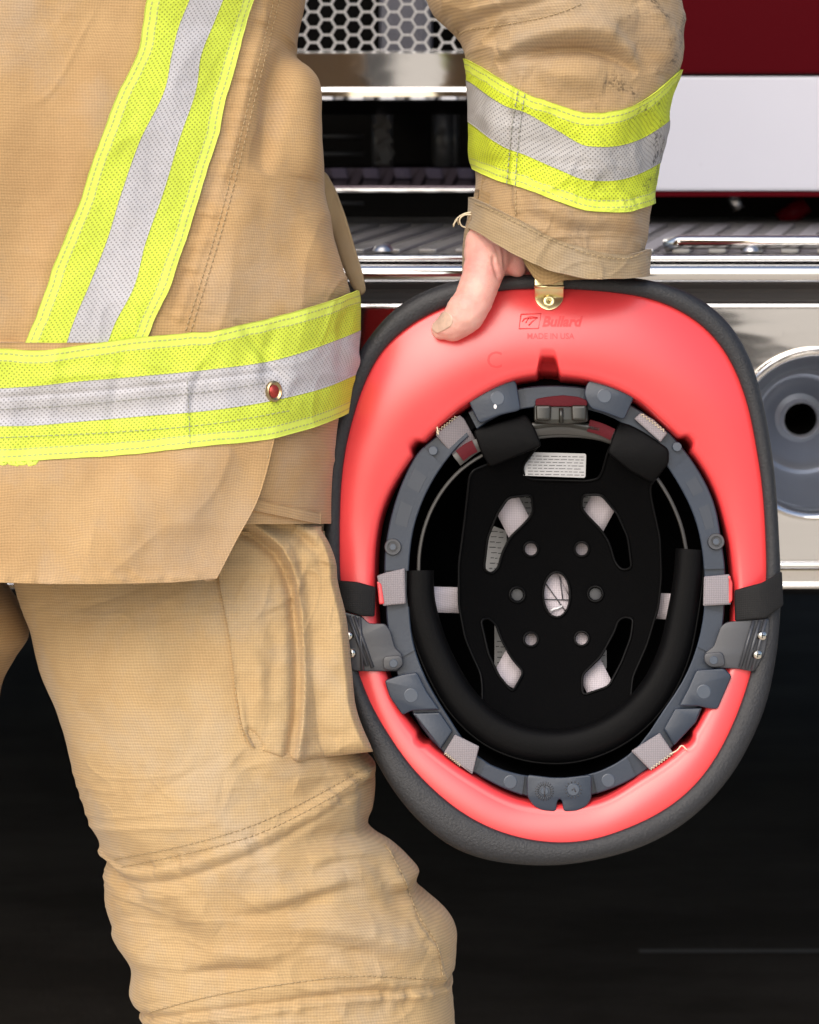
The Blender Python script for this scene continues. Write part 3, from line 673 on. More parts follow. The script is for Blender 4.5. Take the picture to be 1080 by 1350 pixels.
sL = [(760, -640), (640, -520), (520, -300), (553, -60), (565, 0), (573, 20), (592, 38), (610, 60), (617, 82), (620, 110), (621, 167), (621, 207), (627, 230), (625, 257), (622, 300), (618, 380)]
sR = [(-0+460, -640), (700, -520), (840, -300), (888, -40), (891, 0), (897, 27), (895, 89), (889, 102), (877, 178), (866, 231), (861, 262), (854, 300), (850, 330), (848, 380)]
sL = [(380, -640), (420, -520), (505, -300)]+sL[3:]; sR = [(560, -640), (700, -520), (830, -300)]+sR[3:]
sv = Cloth(sL, sR, 2.035, lambda r: .066+.006*np.clip((200-r)/200, 0, 1), .065, 2.1, sf)
ctop = spl([560, 622, 650, 680, 730, 778, 822, 850, 870, 900], [240, 262, 274, 289, 313, 329, 336, 331, 325, 318])
cbot = spl([560, 612, 631, 665, 702, 740, 778, 820, 853, 900], [285, 297, 307, 328, 347, 361, 367, 368, 364, 352])
sbot = lambda th, x: np.where(np.cos(th) > 0, cbot(x)-7, 320)
sleeve = sv.mesh('jacket_sleeve', rows(-640, 345, -20, 345), M['sleeve'], person, nth=300, bottom=sbot)
xs = [560, 620, 645, 667, 689, 733, 778, 822, 850, 867, 885, 920]
s0 = spl(xs, [60, 82, 96, 109, 120, 138, 149, 144, 132, 121, 106, 76]); s1 = spl(xs, [90, 109, 127, 140, 147, 171, 193, 191, 181, 171, 158, 130])
s2 = spl(xs, [140, 163, 182, 195, 203, 222, 238, 236, 226, 217, 206, 180]); s3 = spl(xs, [200, 222, 234, 242, 248, 264, 278, 280, 273, 267, 258, 235])
sv.band('lime_stripe', -2., 2., wav(s0, .9, 9), s1, .0022, .0018, M['lime_arm'], sleeve, 320, 24)
sv.band('silver_stripe', -2., 2., s1, s2, .0025, .0018, M['silver_arm'], sleeve, 320, 24)
sv.band('lime_stripe', -2., 2., s2, wav(s3, 1., 11), .0022, .0018, M['lime_arm'], sleeve, 320, 24, vflip=True)
sv.stitches('stitching', [[(683, 120), (676, 160), (672, 200), (668, 243)], [(692, 124), (686, 165), (682, 205), (679, 248)]], M['greyseam'], sleeve, off=.0032)
sv.stitches('stitching', [[(602, 41), (667, 32), (733, 18), (772, 3)], [(680, 250), (680, 288)]], M['seam'], sleeve)
cu_ = sv.band('cuff', -PI, PI, wav(ctop, 1.5, 14), wav(cbot, 1.2, 13), .0042, .0036, M['cuff'], sleeve, 360, 24)
lin = spl([560, 612, 680, 690, 704, 750, 800, 853, 900], [270, 280, 325, 344, 366, 369, 366, 360, 350])
class LinC(Cloth): pass
lc = Cloth([(y_x[0]-(9 if y_x[1] > 280 else 0), y_x[1]) for y_x in sL], sR, 2.035, lambda r: .060+0*r, .050, 2.1, None)
th = np.linspace(-PI, PI, 260)
def liningf(x): return lin(x)
lc.band('cuff_lining', -1.2, 1.3, lambda x: lin(x)-60, liningf, .0, .0015, M['knit'], sleeve, 160, 12)
lc.band('cuff_lining', 1.7, 2*PI-1.25, lambda x: 250+0*x, lambda x: np.interp(x, [600, 640, 860], [362, 352, 340]), .0, .0015, M['knit'], sleeve, 120, 12)
sv.stitches('stitching', [[(626, 268), (655, 280), (690, 298), (735, 319), (778, 335), (825, 341), (850, 332)]], M['seam'], sleeve, off=.0052)
# loose threads at the cuff
for pts in ([(640, 283), (622, 280), (608, 284), (600, 292), (598, 299)], [(634, 285), (614, 283), (606, 290), (609, 298), (615, 300), (618, 290), (622, 283)], [(598, 296), (603, 290), (605, 296)]):
    q = path(pts, 24); tube('loose_thread', P(q[:, 0], q[:, 1], np.linspace(1.985, 2.0, 24)), .00055, M['cream'], sleeve, 6)
# ---------------- hand
def chain(pts, n=40):
    q = path([(x, y, D*1000, r) for x, y, D, r in pts], n)
    W = P(q[:, 0], q[:, 1], q[:, 2]/1000); return W, q[:, 3]*.0005
hb = MB()
def limb(pts, n=40):
    W, r = chain(pts, n); hb.tube(W, r, 24)
    for e, s in ((0, -1), (-1, 1)):   # round caps
        bm = bmesh.new(); bmesh.ops.create_icosphere(bm, subdivisions=3, radius=float(r[e])*.995)
        hb.add([np.array(v.co)+W[e] for v in bm.verts], [[v.index for v in f.verts] for f in bm.faces]); bm.free()
limb([(668, 262, 2.02, 34), (655, 300, 2.0, 33), (645, 326, 1.988, 33), (640, 350, 1.981, 28.5), (633, 372, 1.977, 26), (625, 393, 1.977, 26), (614, 412, 1.979, 26.5), (600, 426, 1.983, 23), (589, 432, 1.986, 19), (582, 434.5, 1.988, 14)], 70)
limb([(690, 270, 2.02, 36), (676, 310, 2.004, 26), (670, 335, 2.0, 20), (668, 350, 1.999, 16)])
limb([(662, 312, 1.995, 22), (673, 335, 1.993, 18), (679, 351, 1.994, 15), (682, 355, 1.996, 12)])
limb([(700, 290, 2.015, 30), (684, 330, 2.006, 22), (679, 345, 2.006, 19), (684, 348, 2.012, 17)])
limb([(745, 60, 1.995, 58), (742, 180, 2.015, 56), (738, 250, 2.022, 46), (735, 300, 2.025, 40)])
limb([(700, 295, 2.022, 34), (735, 300, 2.024, 36), (790, 300, 2.024, 32)])
for i, (x, l) in enumerate(((690, 100), (724, 118), (758, 112), (790, 86))):
    limb([(x+4, 300, 2.022, 19), (x, 325, 2.026, 18), (x, 340, 2.036, 17.5), (x, 340+l*.4, 2.046, 16.5), (x+2, 340+l*.75, 2.05, 15.5), (x+3, 340+l, 2.050, 13)])
hand0 = hb.build('hand', M['skin'], person, True)
md = hand0.modifiers.new('r', 'REMESH'); md.mode = 'VOXEL'; md.voxel_size = .0011
md = hand0.modifiers.new('s', 'SMOOTH'); md.factor = .5; md.iterations = 9
dg = bpy.context.evaluated_depsgraph_get(); me = bpy.data.meshes.new_from_object(hand0.evaluated_get(dg))
bpy.data.objects.remove(hand0)
L = np.array(person.location); n = len(me.vertices); co = np.empty(n*3); me.vertices.foreach_get('co', co); co = co.reshape(-1, 3)+L
no = np.empty(n*3); me.vertices.foreach_get('normal', no); no = no.reshape(-1, 3)
hx_, hy_, hD_ = proj(co)
hf = Field()
hf.ridge([(596, 392), (606, 387), (618, 386)], 2.0, -1.0).ridge([(600, 398), (608, 393), (620, 392)], 2., -.5).ridge([(598, 404), (606, 400)], 2, -.35)
hf.ridge([(651, 340), (652, 350), (657, 364)], 3, -1.6, False).ridge([(663, 326), (666, 345), (668, 362)], 2.5, -1.0).ridge([(640, 352), (650, 350)], 3, -.5)
hf.ridge([(572, 441), (590, 444), (606, 438)], 2.5, -.3).ridge([(596, 414), (603, 420)], 3, .5).noise(14, 9, .25, 3).ridge([(597, 386), (607, 381), (622, 380)], 1.8, -.6).ridge([(612, 352), (624, 349), (640, 351)], 2.2, -.5).ridge([(652, 322), (658, 338), (660, 352)], 2.4, -.7)
hf.ridge([(604, 374), (614, 371), (626, 372)], 2., -.35).ridge([(620, 345), (632, 342), (645, 343)], 2.2, -.3)
co = co+no*(hf(hx_, hy_)*(hD_ < 2.02))[:, None]
me.vertices.foreach_set('co', co.ravel()); me.update(); me.materials.clear()
me.polygons.foreach_set('use_smooth', [True]*len(me.polygons))
bvh = BVHTree.FromPolygons([Vector(v) for v in co], [tuple(p.vertices) for p in me.polygons])
hand = link('hand', me, M['skin'], person)
# thumbnail
ctr = np.array([584., 427.]); ax1 = np.array([-.86, .50]); ax2 = np.array([.50, .86])
gs = np.linspace(-1, 1, 22); NV = np.empty((22, 22, 3)); camv = Vector(CAM)
for i, a in enumerate(gs):
    for j, b in enumerate(gs):
        wdt = 11.5*(1-.10*(a+1)/2)*(1-.25*max(0, -a)**3)
        x, y = ctr+ax1*(a*15.5*math.sqrt(1-.42*b*b))+ax2*(b*wdt)-ax2*3
        d = (Vector(P(x, y, 2.))-camv).normalized(); h = bvh.ray_cast(camv, d)
        if h[0] is None:
            h2 = bvh.find_nearest(Vector(P(x, y, 1.985))); pt = np.array(h2[0])
        else: pt = np.array(h[0])
        NV[i, j] = pt
for _ in range(3):
    Q = NV.copy(); Q[1:-1, 1:-1] = (NV[:-2, 1:-1]+NV[2:, 1:-1]+NV[1:-1, :-2]+NV[1:-1, 2:])/4; NV = Q
NN = gnormals(NV)
slab('thumbnail', NV+NN*.0005, .0012, M['nail'], hand, N=NN)
# ================================================================== HELMET
HC = (728., 755.)
helmet = empty('fire_helmet', P(728, 755, 2.0).tolist(), 'red fire helmet held upside down by its brim, showing black padding inside', 'helmet')
NTH = 720; TH = np.linspace(0, 2*PI, NTH, endpoint=False)
def polar(pts):
    a = []
    for x, y in pts: a.append((math.atan2(y-HC[1], x-HC[0]) % (2*PI), math.hypot(x-HC[0], y-HC[1])))
    a.sort(); a = [(t-2*PI, r) for t, r in a[-3:]]+a+[(t+2*PI, r) for t, r in a[:3]]
    return spl([q[0] for q in a], [q[1] for q in a])
def smoothp(f, w=4):
    v = f(TH); k = np.exp(-(np.arange(-3*w, 3*w+1)/w)**2); k /= k.sum()
    v2 = np.convolve(np.r_[v[-3*w:], v, v[:3*w]], k, 'valid')
    return lambda t: np.interp(np.asarray(t) % (2*PI), np.r_[TH, 2*PI], np.r_[v2, v2[0]])
RO = smoothp(polar([(606, 369), (563, 382), (528, 401), (495, 434), (474, 464), (457, 496), (445, 538), (436, 576), (430, 620), (427, 680), (428, 740), (434, 800), (446, 860), (458, 905), (473, 950), (498, 1007), (529, 1056), (566, 1095), (600, 1119), (648, 1135), (690, 1140), (728, 1141), (788, 1133), (839, 1119), (890, 1094), (931, 1061), (965, 1021), (992, 973), (1009, 932), (1020, 884), (1026, 843), (1029, 790), (1028, 731), (1026, 690), (1022, 635), (1015, 580), (1005, 528), (994, 486), (976, 447), (954, 418), (931, 399), (905, 384), (879, 375), (850, 368), (800, 364), (728, 362), (660, 364)]), 8)
RI = smoothp(polar([(652, 384), (704, 381), (596, 401), (557, 418), (528, 438), (504, 461), (489, 487), (477, 514), (466, 550), (457, 585), (451, 627), (448, 690), (449, 765), (458, 830), (474, 890), (491, 932), (515, 973), (542, 1011), (573, 1043), (614, 1075), (662, 1098), (703, 1108), (728, 1111), (771, 1109), (822, 1094), (873, 1070), (914, 1038), (945, 997), (969, 949), (989, 891), (1003, 830), (1010, 765), (1009, 705), (1004, 635), (996, 584), (986, 535), (973, 496), (957, 464), (931, 433), (902, 412), (860, 394), (811, 386), (743, 381)]), 8)
_rl = polar([(738, 497), (708, 496), (676, 502), (622, 529), (576, 566), (552, 592), (532, 620), (517, 645), (503, 680), (497, 714), (495, 762), (497, 820), (508, 880), (530, 936), (557, 972), (583, 994), (621, 1021), (692, 1056), (735, 1060), (781, 1056), (845, 1022), (887, 993), (909, 970), (932, 930), (955, 886), (966, 820), (966, 765), (962, 725), (955, 690), (944, 652), (924, 613), (905, 588), (876, 560), (837, 526), (772, 501)])
_rs = smoothp(_rl, 5)
def RL(t):
    t = np.asarray(t, float); r = _rs(t)
    def bump(x, y, h, w, p=4):
        a = math.atan2(y-HC[1], x-HC[0]); d = (t-a+PI) % (2*PI)-PI; return h*np.exp(-(np.abs(d)*math.hypot(x-HC[0], y-HC[1])/w)**p)
    return r+bump(723, 490, 24, 13, 6)+bump(548, 588, 9, 10)+bump(906, 583, 9, 10)+bump(556, 975, 5, 9)+bump(908, 975, 5, 9)
def Dt(t): return 2.0+.012*np.cos(t)**2-.004*np.sin(t)**2
def slope(t): return np.where(np.sin(t) < 0, -.003-.002*np.sin(t)**2, -.003+.009*np.sin(t)**2)
def ring_pts(t, r, D):
    x = HC[0]+r*np.cos(t); y = HC[1]+r*np.sin(t); return P(x, y, D)
# trim
ro, ri, dt = RO(TH), RI(TH), Dt(TH); w = ro-ri
pf_ = [(0, .006), (-.025, .002), (-.015, -.001), (.02, -.0024), (.07, -.0030), (.3, -.0042), (.6, -.0045), (.82, -.0034), (.93, -.0012), (.99, .0018), (1., .005), (.97, .0095), (.85, .0125), (.5, .0135), (.1, .0125), (0, .0115)]
V = np.stack([ring_pts(TH, ri+a*w, dt+b) for a, b in pf_]+[ring_pts(TH, ri, dt+.006)])
o = grid('edge_trim', V, M['trim'], helmet, closed=True); smooth_angle(o, 80)
# shell: brim underside, rolled lip, inner wall, crown
def brimprof(s): return s
def brim_D(px, py):
    t = np.arctan2(py-HC[1], px-HC[0]); r = np.hypot(px-HC[0], py-HC[1]); s = np.clip((RI(t)-r)/(RI(t)-_rs(t)), 0, 1)
    return Dt(t)+.0005+slope(t)*brimprof(s)-.09*(RI(t)-_rs(t))*.0005*4*s*(1-s)
rl = RL(TH); rs = _rs(TH); sl = slope(TH); lipR = 13.
L_ = []
L_.append(ring_pts(TH, ri+12, dt+.004)); L_.append(ring_pts(TH, ri+1, dt+.001))
for s in np.linspace(0, 1, 30):
    r = ri+(rl+lipR-ri)*s; s2 = np.clip((ri-r)/(ri-rs), 0, 1); L_.append(ring_pts(TH, r, dt+.0005+sl*brimprof(s2)-.09*(ri-rs)*.0005*4*s2*(1-s2)))
s3 = np.clip((ri-rl-lipR)/(ri-rs), 0, 1); De = dt+.0005+sl*brimprof(s3)-.09*(ri-rs)*.0005*4*s3*(1-s3)
for a in np.linspace(0, PI/2, 9)[1:]: L_.append(ring_pts(TH, rl+lipR-lipR*math.sin(a), De+lipR*.0005*(1-math.cos(a))))
for q, dd in ((.985, .02), (.97, .04), (.93, .075), (.80, .115), (.55, .145), (.25, .158), (.02, .161)):
    rr_ = (rl if q > .95 else rs)*q; L_.append(ring_pts(TH, rr_, De+dd))
Vin = np.stack(L_)
nin = Vin.shape[0]
# outside of the shell
OUT = [ring_pts(TH, rs*q, De+dd) for q, dd in ((.03, .167), (.27, .164), (.57, .151), (.84, .121), (.97, .08), (1.03, .03))]+[ring_pts(TH, ri*.98, dt+.012), ring_pts(TH, ri+12, dt+.0065)]
shell = grid('shell', np.concatenate([Vin, np.stack(OUT)]), M['red'], helmet, closed=True, flip=False)
bm = bmesh.new(); bm.from_mesh(shell.data); bmesh.ops.recalc_face_normals(bm, faces=bm.faces); bm.to_mesh(shell.data); bm.free(); smooth_angle(shell, 75)
# black impact liner bowl
def rlc(t): return np.minimum(RL(t), _rs(t))
Vl = np.stack([ring_pts(TH, rs*q, De*0+2.0+dd) for q, dd in ((.985, .045), (.975, .03), (.95, .026), (.90, .030), (.86, .05), (.80, .085), (.62, .118), (.35, .132), (.02, .137))])
grid('impact_liner', Vl, M['liner'], helmet, closed=True)
# suspension ring
RG = smoothp(polar([(551, 594), (530, 633), (513, 686), (507, 720), (506, 770), (508, 810), (517, 870), (545, 945), (580, 990), (628, 1022), (692, 1051), (735, 1057), (780, 1050), (845, 1022), (885, 990), (915, 945), (946, 870), (956, 810), (958, 760), (953, 716), (942, 660), (915, 608), (880, 566), (837, 535), (790, 513), (728, 507), (680, 511), (635, 530), (585, 566)]), 6)
RGi = smoothp(polar([(585, 612), (560, 655), (545, 700), (540, 740), (540, 800), (546, 850), (560, 890), (592, 945), (638, 1003), (692, 1022), (735, 1026), (780, 1020), (835, 990), (872, 940), (905, 888), (922, 840), (929, 790), (927, 740), (918, 690), (888, 628), (858, 588), (810, 552), (728, 536), (655, 550), (615, 578)]), 6)
def ringD(t): return 2.008+.004*np.cos(t)**2
def ring_seg(name, t0, t1, f0, f1, D, dep, mat, parent, n=80, bev=1.8):
    t = np.linspace(t0, t1, n); a = f0(t); b = f1(t); d = D(t) if callable(D) else D+0*t
    prof = [(0, dep), (0, .0012), (.25, .0003), (1., 0), None]
    Ls = [ring_pts(t, a, d+dep), ring_pts(t, a, d+.001), ring_pts(t, a-bev*.35, d+.0003), ring_pts(t, a-bev, d), ring_pts(t, b+bev, d), ring_pts(t, b+bev*.35, d+.0003), ring_pts(t, b, d+.001), ring_pts(t, b, d+dep)]
    V = np.stack(Ls); m = V.shape[0]; f = gridfaces(m, n).tolist(); f.append([i*n for i in range(m)]); f.append([i*n+n-1 for i in range(m)][::-1]); 
    f += [((m-1)*n+i, (m-1)*n+i+1, i+1, i) for i in range(n-1)]
    o = mk(name, V.reshape(-1, 3), f, mat, parent, True)
    bm = bmesh.new(); bm.from_mesh(o.data); bmesh.ops.recalc_face_normals(bm, faces=bm.faces); bm.to_mesh(o.data); bm.free(); smooth_angle(o, 22); return o
ang = lambda x, y: math.atan2(y-HC[1], x-HC[0]) % (2*PI)
RGu = lambda t: RG(t)-1.5
base = ring_seg('suspension_ring', 0, 2*PI, lambda t: RG(t)-5, lambda t: RGi(t)+3, lambda t: ringD(t)+.005, .012, M['liner'], helmet, 720)
def seg(p0, p1, dD=0., lab=None):
    a, b = ang(*p0), ang(*p1)
    if b < a: b += 2*PI
    return ring_seg('ring_segment', a, b, RGu, RGi, lambda t: ringD(t)+dD, .010, M['ring'], base)
seg((506, 752), (563, 594)); seg((560, 950), (560, 949))if 0 else None
seg((531, 866), (512, 806), .001)          # left lower
seg((908, 602), (948, 750))                # right upper arc
seg((944, 806), (938, 862), .001)
seg((691, 516), (766, 516), .002)          # top between the plates
seg((690, 1036), (637, 1014), -.0005); seg((833, 1012), (785, 1035), -.0005)
seg((622, 552), (612, 565), .003); seg((835, 545), (846, 552), .003)
seg((628, 1012), (622, 1016), .0005)
def disc(x, y, r, D, mat, parent, h=.00035, name='boss'):
    c = P(x, y, D); return lathe(name, c, -FV, [(0, h), (r*.0005*.9, h), (r*.0005, h*.5), (r*.0005, -.001)], mat, parent, 32, sharp=8)
PD = 2.001
def tab(poly, D, r=4, dx=None, dr=9.5, name='mounting_tab', label=None, th=.008):
    o = plate(name, [rounded(poly, r)], D, th, M['ring'], helmet, .0012, label)
    if dx: disc(dx[0], dx[1], dr, D, M['disc'], o)
    return o
tl = tab([(617, 518), (627, 512), (650, 504), (674, 498), (681, 504), (687, 541), (660, 547), (632, 559), (618, 530)], 1.999, 6, (656, 525))
lathe('paint_speck', P(653, 536, 1.9988), -FV, [(0, .0004), (.0014, .0003), (.0016, 0)], M['white_speck'], tl, 10, sx=.7)
tab([(773, 506), (782, 497), (805, 503), (830, 512), (837, 522), (823, 554), (800, 545), (779, 539), (770, 521)], 1.999, 6, (797, 522))
tab([(507, 897), (530, 889), (550, 886), (563, 912), (580, 936), (542, 937), (531, 943), (514, 919)], 2.001, 4, (542, 917))
tab([(918, 883), (955, 881), (965, 891), (946, 935), (933, 934), (922, 931), (895, 931), (908, 906)], 2.001, 4, (928, 912))
tab([(544, 940), (580, 939), (597, 964), (581, 988)], 2.004, 2); tab([(890, 934), (926, 933), (918, 952), (889, 983), (875, 961)], 2.004, 2)
bt = plate('front_tab', [rounded([(695, 1021), (728, 1025), (745, 1025), (780, 1021), (780, 1053), (773, 1063), (760, 1069), (743, 1070), (741, 1056), (738, 1053), (735, 1056), (733, 1070), (714, 1068), (703, 1062), (695, 1050)], 5)], 1.9985, .008, M['ring'], helmet, .001)
disc(718, 1043, 5, 1.9985, M['disc'], bt, .0005); 
mb = MB()
for i in range(22):
    a = 2*PI*i/22; mb.tube(P(np.array([718+7.5*math.cos(a), 718+12.5*math.cos(a)]), np.array([1043+7.5*math.sin(a), 1043+12.5*math.sin(a)]), 1.9984), .0004, 5)
mb.tube(P(np.array([718., 718]), np.array([1036., 1050]), 1.998), .0005, 5)
for i in range(14):
    a = 2*PI*i/14; mb.tube(P(np.array([756+9*math.cos(a), 756+11.5*math.cos(a)]), np.array([1041+9*math.sin(a), 1041+11.5*math.sin(a)]), 1.9984), .0004, 5)
mb.tube(P(np.array([754., 757, 759]), np.array([1042., 1039, 1044]), 1.998), .0005, 5)
mb.build('date_dial_marks', M['clip'], bt, True)
disc(756, 1041, 8, 1.9985, M['disc'], bt, .0005)
disc(673, 1031, 9, 2.0075, M['disc'], base); disc(802, 1029, 9, 2.0075, M['disc'], base); disc(571, 594, 6, 2.009, M['disc'], base); disc(893, 589, 6, 2.009, M['disc'], base)
for x, y in ((518, 721), (944, 714)):
    c = P(x, y, 2.0105); o = lathe('screw_boss', c, -FV, [(0, .0012), (.0012, .0012), (.0012, .0022), (.0024, .0022), (.0026, .0006), (.0036, .0006), (.0037, .002), (.0052, .002), (.0056, .001), (.0056, -.002)], M['clip'], base, 28)
    disc(x, y, 4, 2.0085, M['disc'], base, .0003)
# raised rectangles moulded on the ring
for a_, b_ in (((536, 640), (548, 618)), ((520, 690), (528, 660)), ((917, 628), (926, 648)), ((933, 665), (943, 695))):
    t0, t1 = ang(*a_), ang(*b_)
    ring_seg('moulded_panel', t0, t1, lambda t: RG(t)-8, lambda t: RGi(t)+9, lambda t: ringD(t)-.0002, .001, M['clip2'], base, 14, .4)
# grey webbing keepers around the ring
def keeper(poly, D, stitch=None):
    o = plate('webbing_keeper', [rounded(poly, 2)], D, .0045, M['web'], helmet, .0012)
    if stitch:
        (x0, y0), (x1, y1) = stitch; n = 17; q = np.linspace(0, 1, n); dx, dy = x1-x0, y1-y0; l = math.hypot(dx, dy); z = np.where(np.arange(n) % 2 == 0, 1.7, -1.7)
        Dd = (D if not callable(D) else D((x0+x1)/2, (y0+y1)/2))-.0006
        tube('zigzag_stitch', P(x0+dx*q-dy/l*z, y0+dy*q+dx/l*z, Dd), .00035, M['cream'], o, 5)
    return o
keeper([(497, 759), (508, 755), (534, 749), (535, 796), (505, 799)], 2.006); keeper([(928, 760), (962, 757), (964, 797), (927, 799)], 2.006)
keeper([(574, 573), (606, 547), (612, 552), (628, 581), (606, 612), (594, 596)], lambda x, y: 2.004+.0004*max(0, (x-575)*.5+(y-570)*.6), ((575, 570), (602, 549)))
keeper([(836, 552), (845, 544), (862, 553), (880, 571), (871, 583)], 2.005, ((846, 546), (876, 568)))
keeper([(600, 968), (632, 984), (623, 1021), (605, 1008), (585, 993)], 2.003, ((587, 993), (607, 1009)))
keeper([(832, 990), (870, 966), (888, 993), (858, 1016)], 2.003, ((858, 1014), (886, 994)))
q = path([(884, 994), (893, 989), (899, 983), (906, 989)], 12); tube('loose_thread', P(q[:, 0], q[:, 1], 1.999), .0005, M['cream'], helmet, 5)
q = path([(578, 573), (577, 566), (576, 562)], 8); tube('loose_thread', P(q[:, 0], q[:, 1], 2.0), .0005, M['cream'], helmet, 5)
# red tips of the side webbing
for poly in ([(497, 766), (503, 770), (507, 796), (500, 797)], [(961, 758), (966, 768), (966, 792), (961, 796)]): plate('red_cord_loop', [rounded(poly, 2)], 2.005, .004, M['red'], helmet, .001)
# side chin strap loops and clips
sl1 = plate('chin_strap', [rounded([(444, 765), (470, 767), (496, 774), (494, 813), (475, 812), (452, 804)], 3)], lambda x, y: 2.004-.004*math.sin((x-444)/50*PI), .006, M['strap'], helmet, .0015, sub=2)
sr1 = plate('chin_strap', [rounded([(968, 778), (1005, 768), (1031, 753), (1033, 798), (1010, 815), (969, 819)], 3)], lambda x, y: 2.003-.005*math.sin((x-966)/66*PI), .006, M['strap'], helmet, .0015, sub=2)
def clip(poly, ribs, tabp, screws, sgn):
    o = plate('hinge_clip', [rounded(poly, 4)], 2.003, .009, M['clip'], helmet, .001)
    for a, b in ribs: tube('clip_rib', P(np.array([a[0], b[0]]), np.array([a[1], b[1]]), 2.0015), .0013, M['clip'], o, 8)
    p2 = plate('clip_button', [rounded(tabp, 6)], 2.0005, .004, M['clip'], o, .0009)
    cx, cy = np.mean(tabp, 0); disc(cx, cy, 5.5, 2.0003, M['disc'], o, .0004)
    for x, y in screws:
        s = lathe('screw', P(x, y, 2.0015), -FV+np.array([sgn*.25, 0, .1]), [(0, .0020), (.0016, .0019), (.0028, .0012), (.0033, .0), (.0033, -.006)], M['steel'], helmet, 20)
        mb = MB(); c = P(x, y, 1.9996)
        mb.box(c, RV*.0018, UV_*.0003, FV*.0003); mb.box(c, RV*.0003, UV_*.0018, FV*.00029); mb.build('screw_slot', M['black'], s)
clip([(452, 806), (476, 812), (487, 822), (508, 822), (515, 832), (521, 854), (530, 862), (532, 876), (524, 885), (476, 885), (464, 884), (458, 850)], [((460, 812), (484, 878)), ((467, 812), (491, 880)), ((474, 814), (478, 884))], [(505, 865), (530, 864), (532, 877), (522, 884), (505, 883)], [(459, 838), (463, 861)], -1)
clip([(958, 820), (985, 817), (1014, 815), (1014, 830), (1008, 862), (994, 886), (975, 882), (936, 880), (928, 872), (929, 861), (941, 852), (950, 826)], [((994, 818), (976, 880)), ((1002, 818), (984, 882)), ((1010, 816), (992, 884))], [(928, 861), (953, 859), (957, 878), (938, 880), (929, 874)], [(1005, 838), (999, 863)], 1)
# headband
def wall_band(name, pts, D0, dep, thick, mat, parent, n=90):
    q = path(pts, n); T = np.gradient(q, axis=0); T /= np.linalg.norm(T, axis=1, keepdims=True); Nn = np.stack([-T[:, 1], T[:, 0]], 1)
    h = thick/2
    Ls = [P(q[:, 0]+Nn[:, 0]*s, q[:, 1]+Nn[:, 1]*s, d) for s, d in ((h, D0+dep), (h, D0+.0008), (h*.5, D0), (-h*.5, D0), (-h, D0+.0008), (-h, D0+dep), (h, D0+dep))]
    o = grid(name, np.stack(Ls), mat, parent)
    bm = bmesh.new(); bm.from_mesh(o.data); bmesh.ops.recalc_face_normals(bm, faces=bm.faces); bm.to_mesh(o.data); bm.free(); smooth_angle(o, 50); return o
hbd = wall_band('headband', [(552, 760), (553, 730), (560, 695), (578, 655), (605, 622), (640, 598), (690, 580), (740, 574), (795, 580), (840, 602), (876, 645), (897, 690), (907, 735)], 2.016, .032, 5, M['band'], helmet)
wall_band('nape_strap', [(602, 607), (625, 590), (660, 574), (700, 567), (740, 564), (780, 568), (812, 578), (826, 590)], 2.012, .012, 17, M['band'], hbd)
wall_band('adjuster_strap', [(606, 601), (618, 592), (626, 588)], 2.010, .01, 17, M['knobred'], hbd, 20); wall_band('adjuster_strap', [(776, 561), (790, 565), (808, 573)], 2.009, .01, 16, M['knobred'], hbd, 20)
# padded brow band
q = path([(553, 752), (554, 790), (566, 840), (585, 885), (612, 928), (650, 962), (695, 980), (735, 984), (780, 976), (828, 950), (866, 908), (888, 862), (900, 810), (907, 765), (910, 724)], 160)
T = np.gradient(q, axis=0); T /= np.linalg.norm(T, axis=1, keepdims=True); Nn = np.stack([-T[:, 1], T[:, 0]], 1)
hw = 19+4*np.sin(np.linspace(0, PI, 160)); Ls = []
for a in np.linspace(0, 2*PI, 25): Ls.append(P(q[:, 0]+Nn[:, 0]*hw*math.copysign(abs(math.cos(a))**.6, math.cos(a)), q[:, 1]+Nn[:, 1]*hw*math.copysign(abs(math.cos(a))**.6, math.cos(a)), 2.022-.012*math.sin(a)*(1 if math.sin(a) > 0 else 1.6)))
V = np.stack(Ls); m = V.shape[0]; f = gridfaces(m, 160).tolist(); f.append([i*160 for i in range(m-1)]); f.append([i*160+159 for i in range(m-1)][::-1])
bp = mk('brow_pad', V.reshape(-1, 3), f, M['pad2'], helmet, True)
bm = bmesh.new(); bm.from_mesh(bp.data); bmesh.ops.remove_doubles(bm, verts=bm.verts, dist=1e-6); bmesh.ops.recalc_face_normals(bm, faces=bm.faces); bm.to_mesh(bp.data); bm.free(); smooth_angle(bp, 60)
tube('pad_seam', P(q[:, 0]+Nn[:, 0]*hw*.98, q[:, 1]+Nn[:, 1]*hw*.98, 2.018), .0009, M['pad'], bp, 6)
